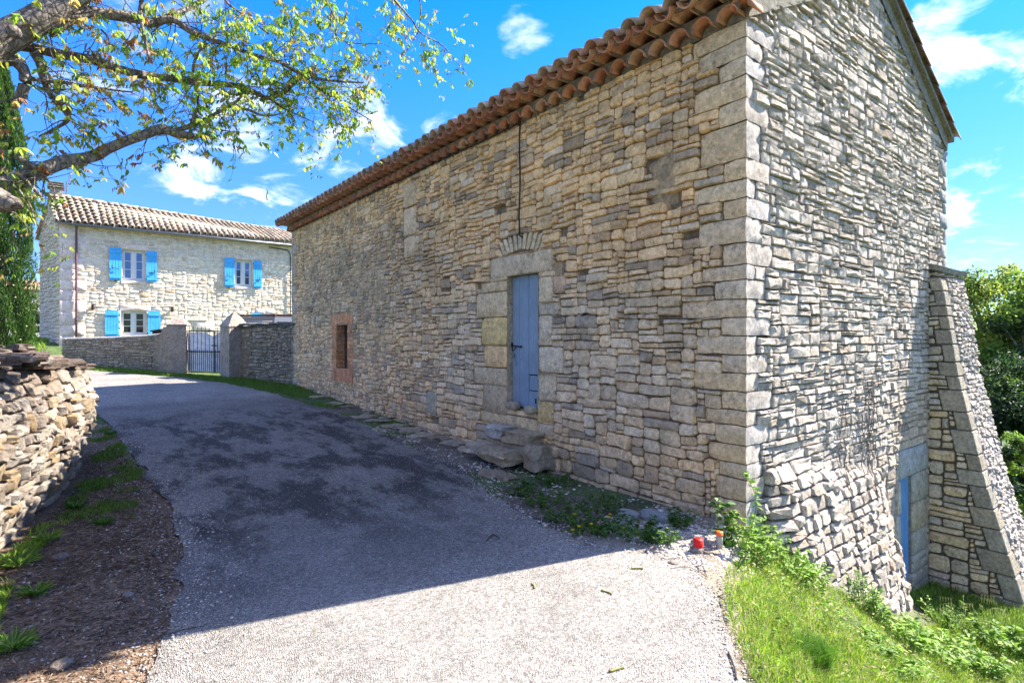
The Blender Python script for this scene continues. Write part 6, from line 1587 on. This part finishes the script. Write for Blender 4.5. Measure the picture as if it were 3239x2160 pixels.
# clump of dark rush-like grass on the bank
p = ground_hit(2560, 2090); root = thing('grass_tuft', 'dense dark green fine grass tussock in the middle of the sunny bank', 'plant', p)
n = 2600; a = nrs.uniform(0, 6.28, n); q = nrs.uniform(0, 1, n) ** .6 * .13; pts = [(p.x + q[i] * math.cos(a[i]), p.y + q[i] * math.sin(a[i]), G(p.x, p.y) - .01) for i in range(n)]
blades('blades', pts, nrs.uniform(.09, .19, n), .0016, .8, pickc([(.07, .17, .015), (.10, .22, .02), (.14, .27, .03)], n), root)
# weeds along the base of the skirt and bottom right
for k, (x, y, r_, h, n_, L, cs, lab) in enumerate([
        (2380, 1760, .22, .32, 420, .055, WB, 'pale leaved bindweed mass at the left foot of the rubble skirt'), (2480, 1800, .26, .22, 520, .05, WB, 'leafy ground creeper in front of the left part of the rubble skirt'),
        (2560, 1830, .18, .18, 380, .045, WB, 'small creeper patch at the middle of the skirt foot'), (2745, 1940, .16, .34, 420, .04, WB + WG, 'tall narrow dark weed against the battered rubble skirt'),
        (2860, 2030, .24, .26, 420, .07, WB, 'broad leaved weed clump at the lower right corner of the skirt'), (2960, 2080, .28, .26, 420, .075, WB, 'broad leaved bright weed clump near the bottom right, second from the skirt'),
        (3080, 2110, .26, .24, 420, .075, WB, 'bright broad leaved weeds at the bottom edge below the buttress'), (3180, 2060, .24, .30, 380, .08, WB, 'large leaved weed in the bottom right corner'),
        (2800, 2090, .22, .16, 420, .05, WB, 'low weeds at the bottom edge under the skirt'), (3000, 1985, .25, .3, 300, .05, WB + WG, 'taller weeds in front of the shaded gap beside the lower door')]):
    p = ground_hit(x, y); weed('leafy_weed', lab, (p.x, p.y), r_, h, n_, L, cs, 'broad leaved weeds on the bank')
# upright shoot and dark leafy stem at the barn corner
def shoot(name, label, pts, n, L, cols, r=.004):
    root = thing(name, label, 'plant', pts[0]); b = MB(); P_, Q_ = smooth_path(pts, [r] * len(pts), 5, .02); b.tube(P_, [r * (1 - .7 * i / len(P_)) for i in range(len(P_))], 5, (.22, .25, .08), cap=False); b.build('stem', M['grass'], root, True)
    P, D = [], []
    for k in range(n):
        i = rng.randint(2, len(P_) - 1); a = rng.uniform(0, 6.28); P.append(tuple(P_[i])); D.append((math.cos(a), math.sin(a), rng.uniform(-.3, .5)))
    leaf_mesh('leaves', P, nrs.normal(size=(n, 3)) * .5 + [0, -.3, .8], D, nrs.uniform(.6, 1.2, n) * L, nrs.uniform(.7, 1.1, n) * L * .75, pickc(cols, n), M['leaf'], root, fold=.1)
def W3(*a): return [at(x, y, d) for (x, y, d) in a]
shoot('vine_shoot', 'tall sunlit vine shoot climbing past the barn corner', [ground_hit(2325, 1810)] + W3((2360, 1720, 4.55), (2385, 1640, 4.6), (2392, 1580, 4.7), (2375, 1530, 4.8), (2352, 1498, 4.9)), 60, .055, WB)
shoot('vine_shoot', 'second thinner sunlit vine shoot left of the rubble skirt', [ground_hit(2330, 1810)] + W3((2370, 1740, 4.45), (2400, 1700, 4.45)), 22, .045, WB)
for k, (x, y) in enumerate(((2268, 1585), (2290, 1600), (2310, 1620), (2300, 1590))):
    shoot('corner_plant', ['leftmost dark round leaved plant against the corner stones', 'second dark leaved plant from the left at the corner stones', 'rightmost dark leaved plant at the corner stones', 'dark leaved plant between the two right ones at the corner'][k], [ground_hit(2285 + k * 6, 1735)] + W3((x + 5, y + 90, 4.85), (x, y, 4.85)), 26, .075, WG)
    COL.objects[-1]
for o in [x for x in COL.objects if x.name.startswith('corner_plant')]: o['group'] = 'dark leafy stems at the barn corner'
# wall-dead ivy stems on the gable
b = MB()
for k in range(16):
    x = rng.uniform(6.8, 8.2); z = rng.uniform(-.6, .2); pts = []; zz = z; xx = x
    for i in range(14):
        pts.append(Vector((xx, CY - .045 - skirt(xx, zz), zz))); zz += rng.uniform(.05, .12); xx += rng.gauss(0, .05)
        if zz > 1.9: break
    if len(pts) > 3: b.tube(pts, [rng.uniform(.002, .005)] * len(pts), 4, (.2, .17, .13), cap=False)
o = b.build('dry_ivy_stems', M['bark'], None, False, org=(7.7, CY, -.5)); tag(o, 'dry leafless ivy stems clinging to the middle of the gable wall', 'creeper', kind='stuff')
# seed grasses in the lower right
for k, (x, y) in enumerate(((3050, 2030), (3120, 2040), (3190, 2010))):
    p = ground_hit(x, y); root = thing('seed_grass', 'tall arching seed grass stalks before the shaded buttress', 'plant', p, 'tall seed grasses before the buttress'); b = MB()
    for q in range(7):
        a = rng.uniform(0, 6.28); e = Vector((math.cos(a), math.sin(a), 0)); h = rng.uniform(.3, .5); b.tube([p, p + Vector((0, 0, h * .6)) + e * .05, p + Vector((0, 0, h)) + e * .16, p + Vector((0, 0, h * .93)) + e * .28], [.002, .0018, .0015, .001], 4, (.38, .42, .16), cap=False)
        for s_ in range(5): t = p + Vector((0, 0, h * (1 - .02 * s_))) + e * (.14 + .03 * s_); b.tube([t, t + Vector((rng.uniform(-.01, .01), 0, -.05))], [.003, .001], 4, (.45, .45, .22), cap=False)
    b.build('stalks', M['grass'], root)

# ---- stones, gravel, litter
def pebbles(name, label, polyfn, n, smin, smax, cols, cat='gravel', zoff=0.0):
    bm = bmesh.new(); bmesh.ops.create_icosphere(bm, subdivisions=1, radius=.5); bv = np.array([tuple(v.co) for v in bm.verts]); bf = np.array([[v.index for v in f.verts] for f in bm.faces]); bm.free()
    pts = np.array(polyfn(n)); n = len(pts); s_ = (smin + (smax - smin) * nrs.uniform(0, 1, n) ** 2.5).reshape(-1, 1, 1); th = nrs.uniform(0, 6.28, n); c_, q_ = np.cos(th), np.sin(th)
    v = bv[None] * (1 + nrs.uniform(-.25, .25, (n, len(bv), 1))) * s_ * nrs.uniform(.6, 1.25, (n, 1, 3)) * np.array([1, 1, .6]); x = v[..., 0] * c_[:, None] - v[..., 1] * q_[:, None]; y = v[..., 0] * q_[:, None] + v[..., 1] * c_[:, None]
    v = np.stack([x, y, v[..., 2]], -1) + pts[:, None] + np.array([0, 0, zoff]); f = (bf[None] + (np.arange(n) * len(bv))[:, None, None]).reshape(-1, 3)
    o = np_mesh(name, v.reshape(-1, 3), f, M['pebble'], np.repeat(pickc(cols, n)[:, None], len(bv), 1).reshape(-1, 3)); tag(o, label, cat, kind='stuff')
PC = [(.55, .50, .43), (.45, .38, .30), (.62, .58, .52), (.36, .31, .27), (.50, .38, .28), (.40, .38, .36)]
corner = [(3.7, 2.5), (3.9, 3.1), (4.55, 3.35), (4.85, 3.2), (4.88, 2.75), (4.6, 2.4), (4.1, 2.25)]
pebbles('corner_gravel', 'pale loose gravel heaped at the barn corner', lambda n: scatter(corner, n), 3800, .010, .05, PC)
strip = [(3.3, 2.9), (3.4, 4.3), (4.0, 6.5), (4.2, 9.5), (4.88, 9.5), (4.88, 3.0), (4.2, 2.5)]
pebbles('wall_foot_rubble', 'scattered stone chips along the foot of the barn', lambda n: scatter(strip, n, lambda x, y: fin(.25 + nz(x, y, 3, 1.8) * 1.6, .03, 1)), 2600, .008, .055, PC)
def road_pts(n, edge=None):
    out = []
    while len(out) < n:
        y = 1.0 + 11 * rng.random() ** 2.0; L, Rr = road_edges(y)
        if edge == 'L': x = L + rng.gauss(-.05, .22)
        elif edge == 'R': x = Rr + rng.gauss(.05, .12)
        else: x = rng.uniform(L, Rr)
        out.append((x, y, G(x, y) + (.018 if L < x < Rr else .002)))
    return out
pebbles('loose_chips', 'loose stone chippings lying on the lane surface', lambda n: road_pts(n), 16000, .004, .013, PC)
pebbles('left_edge_gravel', 'gravel spilling over the left edge of the lane', lambda n: road_pts(n, 'L'), 9000, .005, .022, PC)
pebbles('right_edge_gravel', 'gravel spilling over the right edge of the lane', lambda n: road_pts(n, 'R'), 4500, .005, .020, PC)
leftv = [(-1.1, 2.2), (.1, 1.9), (.35, 3.6), (.7, 5), (.72, 8), (.5, 10), (.15, 9.5), (.1, 8.2), (-.15, 7.0), (-.4, 5.8), (-.8, 4.4)]
# leaf litter and twigs
pts = scatter(leftv, 15000); N = len(pts); a = nrs.uniform(0, 6.28, N); D = np.stack([np.cos(a), np.sin(a), nrs.uniform(-.1, .35, N)], 1)
P = np.array(pts) + [0, 0, .012]
o = leaf_mesh('leaf_litter', P, np.tile([0, 0, 1.], (N, 1)) + nrs.normal(size=(N, 3)) * .35, D, nrs.uniform(.02, .07, N), nrs.uniform(.003, .010, N), pickc([(.16, .09, .05), (.10, .065, .045), (.24, .17, .11), (.07, .05, .04), (.30, .22, .15)], N), M['litter']); tag(o, 'brown leaf and catkin litter covering the left verge', 'litter', kind='stuff')
pebbles('verge_pebbles', 'small pale stones scattered through the litter of the left verge', lambda n: scatter(leftv, n), 1500, .008, .04, PC)
# single rocks
for (x, y, s_, c, lab) in [(195, 2112, .075, (.45, .36, .28), 'brown fist sized stone at the bottom left in the litter'), (190, 1770, .085, (.36, .28, .24), 'flat reddish stone on the litter beside the left weeds'), (405, 1890, .055, (.52, .46, .40), 'small pale stone at the shaded left lane edge'),
        (2205, 1745, .085, (.50, .43, .36), 'round pale cobble on the gravel below the red can'), (2215, 1715, .10, (.58, .57, .55), 'white angular stone on the gravel heap'), (1985, 1640, .16, (.52, .51, .49), 'pale angular stone lying at the wall foot among weeds'),
        (2060, 1640, .16, (.50, .49, .47), 'grey stone lying at the wall foot right of another pale stone'), (2105, 1650, .15, (.54, .53, .52), 'pale chunk nearest the red can along the wall foot'), (1770, 1500, .07, (.6, .58, .55), 'small white stone below the door steps'),
        (2130, 1790, .06, (.5, .42, .33), 'small tan stone at the sun and shade line near the corner')]:
    p = ground_hit(x, y); b = MB(); b.add(*rock_geo((p.x, p.y, p.z + s_ * .2), (s_ * 1.2, s_, s_ * .6), rng, rng.uniform(0, 3), int(x), 2, amp=.2, boxy=.5), c); o = b.build('rock', M['stone_dry'], None, False, org=p); tag(o, lab, 'stone')
# flat slabs bedded along the barn foot
ORD = ['first', 'second', 'third', 'fourth', 'fifth', 'sixth', 'seventh', 'eighth', 'ninth', 'tenth', 'eleventh']
FLAB = [ORD[k] + ' flat stone from the gate end in the row along the barn foot' for k in range(11)] + ['flat stone touching the lower door steps at the lane edge', 'small flat stone behind the row just right of the slit window', 'small flat stone behind the row below the slit window', 'small flat stone tucked against the wall midway to the steps', 'narrow flat stone just in front of the lowest step']
for k, (x, y, sx, sy) in enumerate([(1010, 1258, .5, .3), (1060, 1280, .45, .35), (1105, 1290, .4, .3), (1150, 1320, .6, .35), (1195, 1335, .5, .4), (1245, 1350, .45, .35), (1300, 1362, .5, .4), (1340, 1380, .5, .35), (1400, 1390, .45, .35), (1440, 1405, .4, .4), (1480, 1425, .35, .3), (1560, 1500, .45, .28), (1230, 1325, .35, .3), (1170, 1302, .4, .3), (1380, 1362, .4, .3), (1600, 1515, .3, .2)]):
    FL = FLAB[k]
    p = ground_hit(x, y); b = MB(); b.add(*block_geo((p.x, p.y, p.z - .01), (sx * .7, sy * 1.1, .10), rng, rng.uniform(-.5, .5), k + 300, .30, 3), vary((.60, .47, .32), rng, .2)); o = b.build('flat_stone', M['stone_dry'], None, 35, org=p); tag(o, FL, 'stone', 'flat stones bedded along the barn foot')
# sticks on the lane and catkins
for (pts_, r_, lab) in [(((1540, 1720), (1560, 1700), (1580, 1712)), .006, 'curled black twig lying on the shaded lane'), (((2090, 1780), (2190, 1770), (2255, 1755)), .0022, 'thin bent brown stem lying on the gravel by the corner'), (((2120, 1812), (2180, 1806), (2240, 1835)), .0022, 'thin dark stem across the sunlit gravel near the corner'), (((480, 2040), (560, 2010), (640, 1990)), .003, 'thin pale straw lying at the left shadow edge'), (((2305, 2080), (2325, 2130), (2330, 2160)), .006, 'short dark twig at the right lane edge at the bottom')]:
    P = [ground_hit(x, y) + Vector((0, 0, .022)) for x, y in pts_]; b = MB(); b.tube(smooth_path(P, [r_] * len(P), 4, .01)[0], r_, 5, (.10, .07, .05)); o = b.build('twig', M['litter'], None, True, org=P[0]); tag(o, lab, 'twig')
for (x, y) in ((1975, 2125), (2035, 1808), (1935, 1895), (1690, 1870), (1860, 1700)):
    p = ground_hit(x, y) + Vector((0, 0, .022)); a = rng.uniform(0, 3); e = Vector((math.cos(a), math.sin(a), 0)); b = MB(); pp = [p + e * (.012 * k) + Vector((.008 * math.sin(k * .7), 0, 0)) for k in range(8)]
    b.tube(pp, [.005 + (.003 if k % 2 else 0) for k in range(8)], 6, (.22, .20, .06)); o = b.build('fallen_catkin', M['litter'], None, True, org=p); tag(o, {1975: 'fallen yellow catkin at the bottom of the sunlit lane', 2035: 'fallen catkin on sunlit gravel nearest the barn corner', 1935: 'fallen catkin in the middle of the sunlit lane', 1690: 'fallen catkin just outside the shadow line', 1860: 'fallen catkin on the shaded lane edge by the weeds'}[x], 'catkin', 'fallen catkins on the lane')
# red can and orange capped bottle by the corner
p = at(2212, 1692, 4.62); p.z = G(p.x, p.y) - .02; b = MB(); ax_ = Vector((-.10, 0, 1)).normalized(); b.tube([p, p + ax_ * .125], .038, 20); can = b.build('red_pot', M['red_plastic'], None, True, org=p); tag(can, 'bright red ribbed plastic pot leaning on the gravel at the barn corner', 'pot')
for k in range(7): b = MB(); q = p + ax_ * (.015 + k * .016); b.tube([q, q + ax_ * .006], .0405, 20); b.build('rib', M['red_plastic'], can, True)
p = at(2276, 1690, 4.7); p.z = G(p.x, p.y) - .02; root = thing('plastic_bottle', 'small clear bottle with orange cap half hidden under the corner leaves', 'bottle', p)
b = MB(); b.tube([p, p + Vector((0, 0, .10)), p + Vector((0, 0, .125))], [.028, .028, .022], 16); b.build('body', M['clear_plastic'], root, True)
b = MB(); b.tube([p + Vector((0, 0, .127)), p + Vector((0, 0, .131)), p + Vector((0, 0, .155))], [.033, .030, .030], 16); b.build('cap', M['orange_plastic'], root, True)
# dark gravel path far right
o = None
